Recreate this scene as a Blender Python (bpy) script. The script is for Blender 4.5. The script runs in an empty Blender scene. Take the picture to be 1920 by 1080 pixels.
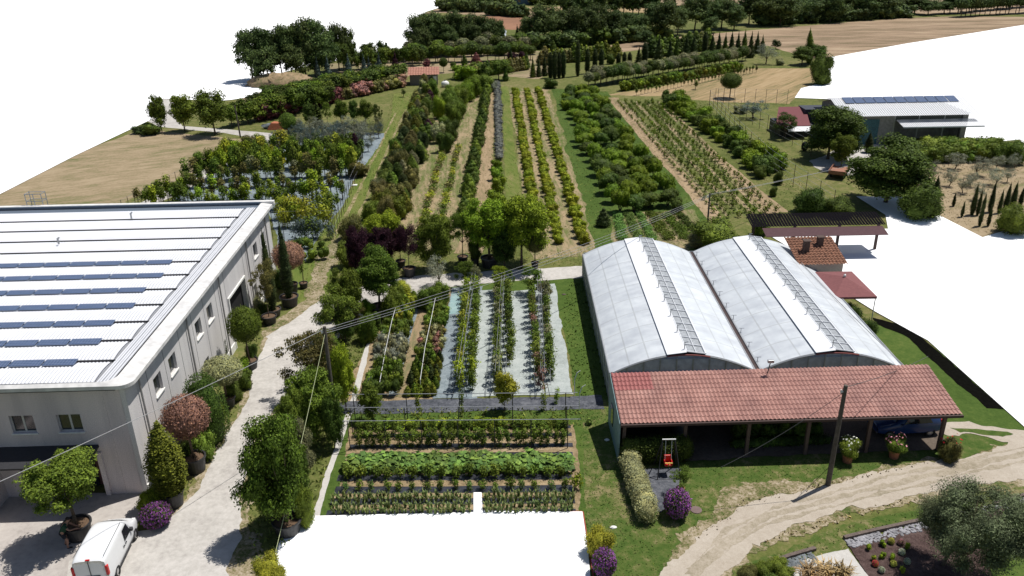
import bpy, bmesh, math, random
import numpy as np
from mathutils import Vector, Matrix
from math import radians, sin, cos, tan, pi, atan2, hypot
random.seed(7)
S = bpy.context.scene
COL = S.collection
# ------------------------------------------------------------------ camera
FPX, CZ = 1530.0, 27.0
PITCH, ROLL = math.atan(673/1530), radians(0.9)
_fw = Vector((0, cos(PITCH), -sin(PITCH))); _dn = Vector((0, -sin(PITCH), -cos(PITCH))); _rt = Vector((1, 0, 0))
RT = _rt*cos(ROLL) + _dn*sin(ROLL); DN = -_rt*sin(ROLL) + _dn*cos(ROLL)
cd = bpy.data.cameras.new('camera'); cam = bpy.data.objects.new('camera', cd); COL.objects.link(cam)
cd.sensor_width = 36; cd.lens = 36*FPX/1920; cd.clip_end = 4000; cd.clip_start = 0.5
m = Matrix.Identity(4)
for i in range(3):
    m[i][0] = RT[i]; m[i][1] = -DN[i]; m[i][2] = -_fw[i]
m[2][3] = CZ
cam.matrix_world = m; S.camera = cam
# ------------------------------------------------------------------ sky, sun, exposure
SUN = Vector((0.38, 0.22, 1.0)).normalized()
wd = bpy.data.worlds.new('World'); S.world = wd; wd.use_nodes = True
nt = wd.node_tree; bg = nt.nodes['Background']
sk = nt.nodes.new('ShaderNodeTexSky'); sk.sky_type = 'NISHITA'; sk.sun_disc = False
sk.sun_elevation = math.asin(SUN.z); sk.sun_rotation = atan2(SUN.x, SUN.y); sk.altitude = 200
nt.links.new(sk.outputs[0], bg.inputs[0]); bg.inputs[1].default_value = 0.062
sd = bpy.data.lights.new('sun', 'SUN'); sun = bpy.data.objects.new('sun', sd); COL.objects.link(sun)
sd.energy = 4.4; sd.angle = radians(0.5); sd.color = (1.0, 0.965, 0.91)
sun.rotation_euler = SUN.to_track_quat('Z', 'Y').to_euler(); sun.location = (30, 20, 60)
S.view_settings.view_transform = 'Standard'; S.view_settings.look = 'None'; S.view_settings.exposure = 0.16; S.view_settings.gamma = 1
S.cycles.max_bounces = 5; S.cycles.diffuse_bounces = 2; S.cycles.glossy_bounces = 2; S.cycles.transmission_bounces = 3; S.cycles.transparent_max_bounces = 4
# ------------------------------------------------------------------ pixel <-> ground survey helpers
def ray(px, py):
    return RT*((px-960)/FPX) + DN*((py-540)/FPX) + _fw
def G(px, py, z=0.0):
    d = ray(px, py); t = (z-CZ)/d.z
    return Vector((d.x*t, d.y*t, z))
def HT(px, yb, yt):
    a = G(px, yb); d = ray(px, yt); t = a.y/d.y
    return max(0.15, CZ + d.z*t)
def WD(px, yb, w):
    return w/FPX*(G(px, yb) - Vector((0, 0, CZ))).dot(_fw)
ORD = 'first second third fourth fifth sixth seventh eighth ninth tenth eleventh twelfth thirteenth fourteenth fifteenth sixteenth seventeenth eighteenth nineteenth twentieth'.split()
def od(n):
    if n < 20: return ORD[n]
    t = {2: 'twenty', 3: 'thirty', 4: 'forty', 5: 'fifty', 6: 'sixty'}[(n+1)//10]; k = (n+1) % 10
    if k == 0: return t[:-1] + 'ieth'
    return t + ' ' + ORD[k-1]
# ------------------------------------------------------------------ materials
def ramp(nt, fac, stops):
    r = nt.nodes.new('ShaderNodeValToRGB'); e = r.color_ramp.elements
    while len(e) < len(stops): e.new(0.5)
    for i, (p, c) in enumerate(stops): e[i].position = p; e[i].color = (*c, 1)
    nt.links.new(fac, r.inputs[0]); return r.outputs[0]
def newmat(name):
    m = bpy.data.materials.new(name); m.use_nodes = True
    return m, m.node_tree, m.node_tree.nodes['Principled BSDF']
def plain(name, c, rough=0.6, metal=0, var=0.12, scale=6, bump=0.0, spec=0.4):
    """one coloured material with mottling and a little bump"""
    m, nt, b = newmat(name)
    tc = nt.nodes.new('ShaderNodeTexCoord'); n = nt.nodes.new('ShaderNodeTexNoise'); n.inputs['Scale'].default_value = scale; n.inputs['Detail'].default_value = 5
    nt.links.new(tc.outputs['Object'], n.inputs['Vector'])
    lo = tuple(x*(1-var) for x in c); hi = tuple(min(1, x*(1+var)) for x in c)
    nt.links.new(ramp(nt, n.outputs[0], [(0.3, lo), (0.7, hi)]), b.inputs['Base Color'])
    b.inputs['Roughness'].default_value = rough; b.inputs['Metallic'].default_value = metal; b.inputs['Specular IOR Level'].default_value = spec
    if bump:
        bp = nt.nodes.new('ShaderNodeBump'); bp.inputs['Strength'].default_value = bump; bp.inputs['Distance'].default_value = 0.02
        nt.links.new(n.outputs[0], bp.inputs['Height']); nt.links.new(bp.outputs[0], b.inputs['Normal'])
    return m
def ground(name, cols, big=0.08, small=1.5, fine=14.0, stretch=None, ang=0, rough=0.95, bump=0.35, mixs=0.45, bdist=0.05, lo=.36, hi=.64):
    """cols: 3 or 4 colours; large patches (big) modulated by small and fine noise; stretch=(sx,sy) runs streaks along ang"""
    m, nt, b = newmat(name)
    tc = nt.nodes.new('ShaderNodeTexCoord'); mp = nt.nodes.new('ShaderNodeMapping')
    nt.links.new(tc.outputs['Object'], mp.inputs[0])
    if stretch:
        mp.vector_type = 'TEXTURE'
        mp.inputs['Rotation'].default_value = (0, 0, ang); mp.inputs['Scale'].default_value = (*stretch, 1)
    def nz(s, d=6, src=None):
        n = nt.nodes.new('ShaderNodeTexNoise'); n.inputs['Scale'].default_value = s; n.inputs['Detail'].default_value = d; n.inputs['Roughness'].default_value = 0.62
        nt.links.new((src or mp).outputs[0] if not src else src, n.inputs['Vector']); return n.outputs[0]
    a = nz(big); c = nz(small); f = nz(fine, 3, tc.outputs['Object'])
    def mix(x, y, k):
        q = nt.nodes.new('ShaderNodeMix'); q.inputs[0].default_value = k; nt.links.new(x, q.inputs[2]); nt.links.new(y, q.inputs[3]); return q.outputs[0]
    e_ = nz(small*3.3, 4)
    v = mix(mix(a, c, mixs), mix(e_, f, .35), 0.42); lo = .5-(.5-lo)*.62; hi = .5+(hi-.5)*.62
    st = [(lo + (hi-lo)*i/(len(cols)-1), q) for i, q in enumerate(cols)]
    nt.links.new(ramp(nt, v, st), b.inputs['Base Color'])
    b.inputs['Roughness'].default_value = rough; b.inputs['Specular IOR Level'].default_value = 0.15
    bp = nt.nodes.new('ShaderNodeBump'); bp.inputs['Strength'].default_value = bump; bp.inputs['Distance'].default_value = bdist
    nt.links.new(mix(c, f, 0.6), bp.inputs['Height']); nt.links.new(bp.outputs[0], b.inputs['Normal'])
    return m
def leafmat(name, c, var=0.45, tr=0.22, hue=(1.25, 1.05, 0.6)):
    """leaves: each leaf its own tint; each plant a slightly different tone"""
    m, nt, b = newmat(name)
    g = nt.nodes.new('ShaderNodeNewGeometry'); oi = nt.nodes.new('ShaderNodeObjectInfo')
    dk = tuple(x*(1-var) for x in c); lt = tuple(min(1, x*(1+var)*h**.5) for x, h in zip(c, hue))
    col = ramp(nt, g.outputs['Random Per Island'], [(0.0, dk), (0.5, c), (1.0, lt)])
    hs = nt.nodes.new('ShaderNodeHueSaturation')
    mr = nt.nodes.new('ShaderNodeMapRange'); mr.inputs[3].default_value = 0.9; mr.inputs[4].default_value = 1.5
    nt.links.new(oi.outputs['Random'], mr.inputs[0])
    tc = nt.nodes.new('ShaderNodeTexCoord'); nz = nt.nodes.new('ShaderNodeTexNoise'); nz.inputs['Scale'].default_value = 1.6; nt.links.new(tc.outputs['Object'], nz.inputs[0])
    m4 = nt.nodes.new('ShaderNodeMapRange'); m4.inputs[1].default_value = .35; m4.inputs[2].default_value = .65; m4.inputs[3].default_value = .72; m4.inputs[4].default_value = 1.3; nt.links.new(nz.outputs[0], m4.inputs[0])
    m5 = nt.nodes.new('ShaderNodeMath'); m5.operation = 'MULTIPLY'; nt.links.new(mr.outputs[0], m5.inputs[0]); nt.links.new(m4.outputs[0], m5.inputs[1]); nt.links.new(m5.outputs[0], hs.inputs['Value'])
    m2 = nt.nodes.new('ShaderNodeMath'); m2.operation = 'MULTIPLY'; m2.inputs[1].default_value = 7.31
    m3 = nt.nodes.new('ShaderNodeMath'); m3.operation = 'FRACT'; nt.links.new(oi.outputs['Random'], m2.inputs[0]); nt.links.new(m2.outputs[0], m3.inputs[0])
    mh = nt.nodes.new('ShaderNodeMapRange'); mh.inputs[3].default_value = 0.478; mh.inputs[4].default_value = 0.512
    nt.links.new(m3.outputs[0], mh.inputs[0]); nt.links.new(mh.outputs[0], hs.inputs['Hue'])
    nt.links.new(col, hs.inputs['Color']); nt.links.new(hs.outputs[0], b.inputs['Base Color'])
    b.inputs['Roughness'].default_value = 0.6; b.inputs['Specular IOR Level'].default_value = 0.1
    t = nt.nodes.new('ShaderNodeBsdfTranslucent'); nt.links.new(hs.outputs[0], t.inputs[0])
    x = nt.nodes.new('ShaderNodeMixShader'); x.inputs[0].default_value = tr
    nt.links.new(b.outputs[0], x.inputs[1]); nt.links.new(t.outputs[0], x.inputs[2])
    nt.links.new(x.outputs[0], nt.nodes['Material Output'].inputs[0])
    return m
LF = {k: leafmat('leaves_'+k, c, *a) for k, (c, *a) in dict(
    green=((0.09,0.14,0.02),), dark=((0.058,0.092,0.018),), mid=((0.105,0.155,0.024),), bright=((0.18,0.26,0.022),),
    yellow=((0.27,0.3,0.035),), oliveleaf=((.10, .125, .062), .5, .12, (1.5, 1.5, 1.5)), olive=((0.17,0.18,0.095),), silver=((0.2,0.22,0.17),), blue=((.085, .12, .12),),
    purple=((0.036,0.014,0.022),), red=((.12, .045, .05),), pinkish=((.25, .14, .11),), variegated=((.27, .29, .15),),
    brown=((.125,.125,.04),), cypress=((0.038,0.055,0.019),), thuja=((0.105,0.125,0.018),), squash=((0.115,0.2,0.05),), leek=((0.15,0.2,0.075),),
    hedge=((.16,.20,.016),), orchard=((0.105,0.165,0.014),), tan=((.36, .28, .14),), lavender=((.105, .115, .115),), fardark=((0.066,0.1,0.032),)).items()}
FL = {k: leafmat('petals_'+k, c, .3, .3) for k, c in dict(purple=(.27, .09, .33), pink=(.7, .3, .42), white=(.8, .8, .74), red=(.65, .02, .05), yellow=(.8, .7, .2)).items()}
BARK = plain('bark', (.13, .095, .065), .9, var=.4, scale=14, bump=.5)
BARKD = plain('dark_bark', (.06, .045, .035), .9, var=.4, scale=14, bump=.5)
POTM = plain('black_plastic_pot', (.03, .03, .032), .45, var=.3)
SOIL = plain('pot_soil', (.12, .075, .045), .95, var=.4, scale=20, bump=.6)
TERRA = plain('terracotta_pot', (.33, .13, .07), .8, var=.2)
MET = plain('galvanised_metal', (.4, .41, .42), .45, .6)
DMET = plain('dark_metal', (.05, .05, .055), .5, .4)
WHITEP = plain('white_plastic_pipe', (.72, .72, .7), .4)
# ------------------------------------------------------------------ mesh builder
class MB:
    def __init__(s): s.v = []; s.f = []; s.m = []
    def quad(s, a, b, c, d, mi=0):
        n = len(s.v); s.v += [tuple(a), tuple(b), tuple(c), tuple(d)]; s.f.append((n, n+1, n+2, n+3)); s.m.append(mi)
    def box(s, x0, x1, y0, y1, z0, z1, mi=0):
        n = len(s.v)
        s.v += [(x, y, z) for z in (z0, z1) for (x, y) in ((x0, y0), (x1, y0), (x1, y1), (x0, y1))]
        for f in ((0, 3, 2, 1), (4, 5, 6, 7), (0, 1, 5, 4), (1, 2, 6, 5), (2, 3, 7, 6), (3, 0, 4, 7)):
            s.f.append(tuple(n+i for i in f)); s.m.append(mi)
    def hexa(s, p, mi=0):            # 8 points: bottom loop ccw, top loop ccw
        n = len(s.v); s.v += [tuple(q) for q in p]
        for f in ((0, 3, 2, 1), (4, 5, 6, 7), (0, 1, 5, 4), (1, 2, 6, 5), (2, 3, 7, 6), (3, 0, 4, 7)):
            s.f.append(tuple(n+i for i in f)); s.m.append(mi)
    def tube(s, p0, p1, r0, r1=None, k=7, mi=0, caps=True):
        p0 = Vector(p0); p1 = Vector(p1); r1 = r0 if r1 is None else r1
        d = (p1-p0).normalized(); u = d.orthogonal().normalized(); w = d.cross(u); n = len(s.v)
        for p, r in ((p0, r0), (p1, r1)):
            for i in range(k):
                a = 2*pi*i/k; s.v.append(tuple(p + (u*cos(a) + w*sin(a))*r))
        for i in range(k):
            j = (i+1) % k; s.f.append((n+i, n+j, n+k+j, n+k+i)); s.m.append(mi)
        if caps: s.f.append(tuple(n+k-1-i for i in range(k))); s.m.append(mi); s.f.append(tuple(n+k+i for i in range(k))); s.m.append(mi)
    def path(s, pts, r, k=6, mi=0):
        for a, b in zip(pts[:-1], pts[1:]): s.tube(a, b, r, r, k, mi)
    def lathe(s, prof, k=20, mi=0, c=(0, 0)):
        n = len(s.v)
        for (r, z) in prof:
            for i in range(k): s.v.append((c[0]+r*cos(2*pi*i/k), c[1]+r*sin(2*pi*i/k), z))
        for q in range(len(prof)-1):
            for i in range(k):
                j = (i+1) % k; s.f.append((n+q*k+i, n+q*k+j, n+(q+1)*k+j, n+(q+1)*k+i)); s.m.append(mi)
    def disc(s, r, z, k=20, mi=0, c=(0, 0)):
        n = len(s.v); s.v += [(c[0]+r*cos(2*pi*i/k), c[1]+r*sin(2*pi*i/k), z) for i in range(k)]; s.f.append(tuple(range(n, n+k))); s.m.append(mi)
    def blob(s, c, r, seed=0, amp=.18, mi=0, lat=7, lon=10):
        rs = random.Random(seed); n = len(s.v); off = [[1+rs.uniform(-amp, amp) for _ in range(lon)] for _ in range(lat+1)]
        for i in range(lat+1):
            t = pi*i/lat
            for j in range(lon):
                k = off[i][j] if 0 < i < lat else 1
                a = 2*pi*j/lon; s.v.append((c[0]+r[0]*k*sin(t)*cos(a), c[1]+r[1]*k*sin(t)*sin(a), c[2]-r[2]*k*cos(t)))
        for i in range(lat):
            for j in range(lon):
                q = (j+1) % lon; s.f.append((n+i*lon+j, n+i*lon+q, n+(i+1)*lon+q, n+(i+1)*lon+j)); s.m.append(mi)
    def mesh(s, name, mats, smooth=False):
        me = bpy.data.meshes.new(name); me.from_pydata(s.v, [], s.f)
        for q in (mats if isinstance(mats, (list, tuple)) else [mats]): me.materials.append(q)
        me.polygons.foreach_set('material_index', s.m)
        if smooth: me.polygons.foreach_set('use_smooth', [True]*len(s.f))
        me.update(); return me
    def build(s, name, mats, parent=None, smooth=False, loc=None, bevel=0):
        o = bpy.data.objects.new(name, s.mesh(name, mats, smooth)); COL.objects.link(o)
        if parent: o.parent = parent
        if loc is not None: o.location = loc
        if bevel:
            b = o.modifiers.new('bevel', 'BEVEL'); b.width = bevel; b.segments = 2; b.limit_method = 'ANGLE'
        return o
def tag(o, label=None, cat=None, group=None, kind=None):
    if label: o['label'] = label
    if cat: o['category'] = cat
    if group: o['group'] = group
    if kind: o['kind'] = kind
    return o
def empty(name, loc, rz=0, label=None, cat=None, group=None):
    o = bpy.data.objects.new(name, None); COL.objects.link(o); o.location = loc; o.rotation_euler = (0, 0, rz); o.empty_display_size = .3
    return tag(o, label, cat, group)
# ------------------------------------------------------------------ leaves
def leaf_arrays(cl, n, size, seed, up=0.35, asp=0.55, jit=0.16, droop=0.0, low=0.12, fill=.22):
    """cl: list of (centre, radii, weight). returns verts (n*4,3) of leaf quads spread over and inside the clumps"""
    r = np.random.default_rng(seed)
    C = np.array([c for c, _, _ in cl], float); R = np.array([q for _, q, _ in cl], float); Wt = np.array([w for _, _, w in cl], float)
    idx = r.choice(len(cl), n, p=Wt/Wt.sum())
    d = r.normal(size=(n, 3)); d /= np.linalg.norm(d, axis=1)[:, None]
    flip = (d[:, 2] < 0) & (r.random(n) > low*4); d[flip, 2] *= -1
    rad = 1 + r.normal(size=n)*jit*.55; inn = r.random(n) < fill; rad[inn] = r.uniform(.45, .95, inn.sum())
    P = C[idx] + d*R[idx]*rad[:, None]
    nr = d/np.maximum(R[idx], 1e-3); nr /= np.linalg.norm(nr, axis=1)[:, None]
    N = nr*.9 + r.normal(size=(n, 3))*.55 + np.array([0, 0, up]); N /= np.linalg.norm(N, axis=1)[:, None]
    A = r.normal(size=(n, 3)); A[:, 2] -= droop; A -= N*np.sum(A*N, axis=1)[:, None]; A /= np.linalg.norm(A, axis=1)[:, None]
    B = np.cross(N, A); s = size*(.65 + .7*r.random(n))[:, None]
    V = np.stack([P - A*s*.5, P + B*s*.5*asp, P + A*s*.5, P - B*s*.5*asp], axis=1).reshape(-1, 3)
    V[:, 2] = np.maximum(V[:, 2], 0.01)
    return V
def leaf_mesh(name, V, mats, core=None, frac2=0.0, seed=1, stem=None):
    """mesh of leaf quads; a fraction frac2 of them uses the second material (flowers)"""
    n = len(V)//4; cv = []; cf = []
    if core:
        b = MB()
        for i, (c, r, _) in enumerate(core): b.blob(c, r, seed=i, lat=6, lon=9)
        cv = b.v; cf = b.f
    if stem:
        b = MB(); b.tube((0, 0, 0), (0, 0, stem), .022, .012, 5, caps=False); b.tube((0, 0, stem*.2), (.12, .05, stem*.6), .012, .008, 4, caps=False); b.tube((0, 0, stem*.3), (-.12, -.03, stem*.75), .012, .008, 4, caps=False); cv = [tuple(q) for q in b.v]; cf = list(b.f)
    me = bpy.data.meshes.new(name)
    allv = np.concatenate([V, np.array(cv, float).reshape(-1, 3)]) if cv else V
    me.vertices.add(len(allv)); me.vertices.foreach_set('co', allv.astype(np.float32).ravel())
    nl = n*4 + 4*len(cf); me.loops.add(nl); me.polygons.add(n + len(cf))
    li = np.arange(n*4, dtype=np.int32)
    if cf: li = np.concatenate([li, np.array(cf, dtype=np.int32).ravel() + n*4])
    me.loops.foreach_set('vertex_index', li); me.polygons.foreach_set('loop_start', np.arange(0, nl, 4, dtype=np.int32))
    mats = mats if isinstance(mats, (list, tuple)) else [mats]
    for q in mats: me.materials.append(q)
    if frac2:
        mi = np.zeros(n+len(cf), np.int32); mi[:n] = np.random.default_rng(seed).random(n) < frac2; me.polygons.foreach_set('material_index', mi)
    me.update(calc_edges=True); me.validate(); return me
def lumps(n, H, R, z0, seed, sub=.42, flat=.8):
    """n foliage clumps of uneven size in an uneven crown of radius R between z0 and H"""
    r = random.Random(seed*17+n); zc = (H+z0)/2; hz = (H-z0)/2; out = [((0, 0, zc), (R*.5, R*.5, hz*.62), .5)]
    ax = [(r.uniform(0, 6.28), r.uniform(-.28, .22)) for _ in range(3)]
    for i in range(n):
        t = (i+.5)/n; z = -0.85+1.75*t; a = i*2.399+r.uniform(-.7, .7); env = 1+sum(am*cos((q+1)*(a-p)+z*1.5) for q, (p, am) in enumerate(ax))
        rr = math.sqrt(max(.05, 1-abs(z)**2.2*.9))*r.uniform(.42, .92)*env; k = sub*r.choice((.5, .65, .8, 1, 1.25))
        zz = zc+z*hz*.8+r.uniform(-.12, .16)*hz; out.append(((cos(a)*rr*R*(1-k*.25), sin(a)*rr*R*(1-k*.25), min(zz, H-R*k*flat*.6)), (R*k*r.uniform(.8, 1.25), R*k*r.uniform(.8, 1.25), R*k*flat*r.uniform(.8, 1.3)), k*k*2.2))
    return out
def coreof(cl, k=.72): return [(c, tuple(q*k for q in r), w) for c, r, w in cl]
PROTO = {}
def proto(kind):
    """variants of (list of (part, mesh)), unit dims H, W"""
    if kind in PROTO: return PROTO[kind]
    vs = []; g = LF['green']
    def limbs(H, zt, r0, R, n, seed, mat=BARK, lean=.1, zb=0):
        rs = random.Random(seed); b = MB(); lx, ly = rs.uniform(-lean, lean), rs.uniform(-lean, lean); p = Vector((0, 0, zb)); q = Vector((lx*.4, ly*.4, zb+zt*.5)); t = Vector((lx, ly, zb+zt))
        b.tube(p, q, r0, r0*.82, 8); b.tube(q, t, r0*.82, r0*.7, 8)
        for i in range(n):
            a = 2*pi*i/n + rs.uniform(-.3, .3); rr = R*rs.uniform(.35, .7); e = Vector((lx+cos(a)*rr, ly+sin(a)*rr, zb+zt + (H-zt)*rs.uniform(.3, .75)))
            mdl = t.lerp(e, .45) + Vector((0, 0, -.08*R)); b.tube(t, mdl, r0*.5, r0*.33, 6); b.tube(mdl, e, r0*.33, r0*.1, 5)
        b.tube(t, (lx, ly, zb+H*.85), r0*.6, r0*.15, 6); return b
    def mk(parts, H, W): vs.append((parts, H, W))
    K = kind
    if K.startswith('tree'):
        lod = K[4:]
        high = lod.endswith('high'); lod = lod.replace('high', 'near'); low = lod.endswith('low'); lod = lod.replace('low', 'near')
        n, ls, nl = dict(near=(22000, .19, 46), mid=(5200, .3, 30), far=(1500, .5, 18)).get(lod[1:], (4200, .3, 20))
        for s in range(3):
            H, W, z0 = 6.0, 5.0, (.25 if low else 2.3 if high else 1.15); cl = lumps(nl, H, W/2, z0, s+3, sub=.3 if lod == '_near' else .36)
            mk([('trunk', limbs(H, 1.2 if low else 1.9, .14, W/2, 6, s).mesh('trunk', BARK, True)), ('crown', leaf_mesh('crown', leaf_arrays(cl, n, ls, s, jit=.3), g, coreof(cl, .55)))], H, 6.1 if 'near' in lod else 5.3)
    elif K == 'spread':            # light, feathery crown with gaps
        for s in range(2):
            H, W = 5.0, 5.0; cl = lumps(26, H, W/2, 1.6, s+9, sub=.26, flat=.5)[1:]
            mk([('trunk', limbs(H, 1.6, .09, W/2, 7, s+5).mesh('trunk', BARK, True)), ('crown', leaf_mesh('crown', leaf_arrays(cl, 7000, .17, s+30, jit=.4), g))], H, W)
    elif K in ('ball', 'ball_far'):
        far = K != 'ball'
        for s in range(2):
            H, W = 3.0, 1.8; cl = [((0, 0, H-W/2), (W/2, W/2, W/2), 1)]
            b = MB(); b.tube((0, 0, 0), (.03, 0, H-W*.6), .05, .04, 6)
            mk([('trunk', b.mesh('trunk', BARK, True)), ('crown', leaf_mesh('crown', leaf_arrays(cl, 700 if far else 6500, .2 if far else .085, s+4, jit=.1, low=.25), g, coreof(cl, .88)))], H, W)
    elif K in ('bush', 'bush_far', 'bush_near', 'dome'):
        n, ls = {'bush': (1300, .17), 'bush_far': (420, .3), 'bush_near': (6500, .09), 'dome': (9000, .07)}[K]
        for s in range(3):
            H, W = 2.0, 2.0
            cl = ([((0, 0, .55), (.95, .95, 1.4), 1)] if K == 'dome' else [((0, 0, .8), (.75, .75, .95), 1.0)] + [((.55*cos(a), .55*sin(a), .5+.28*((i*7) % 4)), (.42, .42, .45), .35) for i, a in enumerate([x*1.05+s for x in range(6)])])
            b = MB(); b.tube((0, 0, 0), (0, 0, .9), .07, .04, 6)
            mk([('trunk', b.mesh('trunk', BARK)), ('crown', leaf_mesh('crown', leaf_arrays(cl, n, ls, s+11, jit=.08 if K == 'dome' else .2, low=.25), g, coreof(cl, .86 if K == 'dome' else .8)))], H, W)
    elif K in ('conebush', 'conebush_far'):    # rounded cone, to the ground
        n, ls = (1500, .15) if K == 'conebush' else (420, .28)
        for s in range(3):
            H, W = 2.4, 1.7; cl = [((0, 0, .55), (.85, .85, .6), 1), ((.05, 0, 1.1), (.66, .66, .6), .7), ((0, .04, 1.65), (.42, .42, .5), .35), ((0, 0, 2.1), (.2, .2, .32), .12)]
            mk([('crown', leaf_mesh('crown', leaf_arrays(cl, n, ls, s+21, jit=.12, low=.25), g, coreof(cl, .88)))], H, W)
    elif K in ('cypress', 'cypress_far', 'column', 'column_far', 'thuja'):
        far = K.endswith('far'); col = K[:3]
        for s in range(2):
            H, W = 5.0, 1.0; cl = []
            for i in range(14):
                t = i/13; 
                prof = {'cyp': (.55+.45*min(1, t*5))*(1-t**2.2*.93), 'col': .8*(min(1, .6+t*3))*(1-max(0, t-.75)**2*9), 'thu': (.7+.3*min(1, t*3))*(1-t**3*.85)}[col]
                rr = W/2*max(.07, prof); cl.append(((random.Random(s*50+i).uniform(-.03, .03), 0, .22+t*(H-.45)), (rr, rr, .34), rr))
            b = MB(); b.tube((0, 0, 0), (0, 0, 1), .06, .04, 6)
            mk([('trunk', b.mesh('trunk', BARK)), ('crown', leaf_mesh('crown', leaf_arrays(cl, 650 if far else 8000, .26 if far else .075, s+41, jit=.15, low=.25, up=.8, droop=-.8), g, coreof(cl, .82)))], H, W)
    elif K in ('spruce', 'spruce_far'):
        for s in range(2):
            H, W = 6.0, 2.8; cl = []
            for i in range(13):
                t = i/12; rr = W/2*(1-t)*(.86+.14*(i % 2))+.08
                for a in range(7 if t < .7 else 4): 
                    th = a*2*pi/7+i; cl.append(((cos(th)*rr*.62, sin(th)*rr*.62, .5+t*(H-.8)), (rr*.42, rr*.42, .24), rr*.3+.02))
            core = [((0, 0, .5+q*(H-1)/5), (W*.36*(1-q/5.5),)*2+(.8,), 1) for q in range(6)]
            b = MB(); b.tube((0, 0, 0), (0, 0, H*.8), .1, .03, 6)
            mk([('trunk', b.mesh('trunk', BARK)), ('crown', leaf_mesh('crown', leaf_arrays(cl, 1300, .3, s+61, jit=.2, low=.3, droop=.6), g, core))], H, W)
    elif K in ('olive', 'olive_big'):
        big = K != 'olive'
        for s in range(2):
            H, W = 3.6, 3.6; cl = lumps(34 if big else 16, H, W/2, .9, s+17, sub=.25 if big else .32, flat=.8)[1:]
            mk([('trunk', limbs(H, .8, .12, W/2, 5, s+2, lean=.3).mesh('trunk', BARK, True)), ('crown', leaf_mesh('crown', leaf_arrays(cl, 42000 if big else 2600, .085 if big else .2, s+71, jit=.5, asp=.28), LF['olive'], coreof(cl, .5) if big else None))], H, W)
    elif K == 'orchard':
        for s in range(4):
            H, W = 2.2, 2.4; rs = random.Random(s)
            cl = [((0, 0, 1.3), (.9, .9, .72), 1)] + [((.68*cos(a), .68*sin(a), 1.15+rs.uniform(-.35, .35)), (.48, .48, .5), .42) for a in [x*1.05+s for x in range(6)]]
            b = MB()
            for i in range(4): a = i*1.6+s; b.tube((0, 0, 0), (.5*cos(a), .5*sin(a), 1.3), .06, .03, 5)
            mk([('trunk', b.mesh('trunk', BARKD)), ('crown', leaf_mesh('crown', leaf_arrays(cl, 1100, .17, s+81, jit=.17, low=.16), LF['orchard'], coreof(cl, .85)))], H, W)
    elif K in ('sapling', 'standard', 'stdball'):  # young trees in rows: stem and small crown, with a stake
        for s in range(4):
            rs = random.Random(s+4); H, W = 2.6, 1.1; zc = {'sapling': 1.5, 'standard': 1.9, 'stdball': 2.1}[K]
            cl = [((rs.uniform(-.1, .1), rs.uniform(-.1, .1), zc+rs.uniform(-.8, .55)*(1 if K != 'stdball' else .1)), (.26, .26, .34) if K != 'stdball' else (.45, .45, .45), 1) for i in range(5)]
            b = MB(); b.tube((0, 0, 0), (0, 0, 2.1), .03, .015, 5); b.tube((.07, 0, 0), (.07, 0, 1.6), .018, .018, 5)
            V = leaf_arrays(cl, {'sapling': 330, 'standard': 460, 'stdball': 380}[K], .17, s+91, jit=.45 if K != 'stdball' else .12)
            mk([('trunk', b.mesh('trunk', BARKD)), ('crown', leaf_mesh('crown', V, g, coreof(cl, .8) if K == 'stdball' else None))], H, W)
    elif K in ('trellis_plant', 'seedling', 'tomato', 'pepper', 'lavender', 'potshrub', 'feather'):
        H, W, n, ls = dict(trellis_plant=(1.9, .8, 420, .12), seedling=(.8, .8, 70, .2), tomato=(1.5, .6, 340, .11), pepper=(.75, .7, 170, .13), lavender=(.8, 1.1, 220, .17), potshrub=(.7, .7, 300, .08), feather=(1.6, 1.1, 340, .2))[K]
        for s in range(4):
            rs = random.Random(s+14)
            if K in ('trellis_plant', 'tomato'): cl = [((rs.uniform(-.12, .12), rs.uniform(-.12, .12), H*(.14+.11*i)), (W*.3*rs.uniform(.6, 1.2),)*2+(H*.09,), 1) for i in range(8)]
            else: cl = [((rs.uniform(-.2, .2)*W, rs.uniform(-.2, .2)*W, H*rs.uniform(.45, .65)), (W*.3, W*.3, H*.36), 1) for i in range(4)]
            V = leaf_arrays(cl, n, ls, s+101, jit=.45, low=.2, asp=.3 if K in ('feather', 'lavender') else .6, up=.1 if K == 'feather' else .35, droop=-1 if K in ('feather', 'lavender') else 0)
            core = None if K in ('seedling', 'feather', 'tomato', 'trellis_plant', 'pepper') else coreof(cl, .8)
            mk([('plant', leaf_mesh('plant', V, g, core, stem=None if core else H*.85))], H, W)
    elif K in ('leek', 'tuft'):
        for s in range(4):
            rs = random.Random(s); b = MB(); n = 12 if K == 'leek' else 160; H = 0.55 if K == 'leek' else 1.0; W = .35 if K == 'leek' else 1.2
            for i in range(n):
                a = rs.uniform(0, 6.28); l = rs.uniform(.1, .5)*W; h = H*rs.uniform(.6, 1); x0, y0 = rs.uniform(-.05, .05)*W*3, rs.uniform(-.05, .05)*W*3
                p = Vector((x0, y0, 0)); q = Vector((x0+cos(a)*l*.4, y0+sin(a)*l*.4, h*.75)); t = Vector((x0+cos(a)*l, y0+sin(a)*l, h*(.95 if K == 'leek' else .8))); w = Vector((-sin(a), cos(a), 0))*.022
                b.quad(p-w, p+w, q+w, q-w); b.quad(q-w, q+w, t+w*.2, t-w*.2)
            mk([('plant', b.mesh('plant', g))], H, W)
    elif K == 'squash':
        for s in range(4):
            H, W = .8, 1.3; cl = [((0, 0, .35), (.55, .55, .3), 1)]
            mk([('plant', leaf_mesh('plant', leaf_arrays(cl, 70, .34, s+121, jit=.25, up=1.2, asp=.9), LF['squash']))], H, W)
    elif K == 'flowerball':
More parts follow.
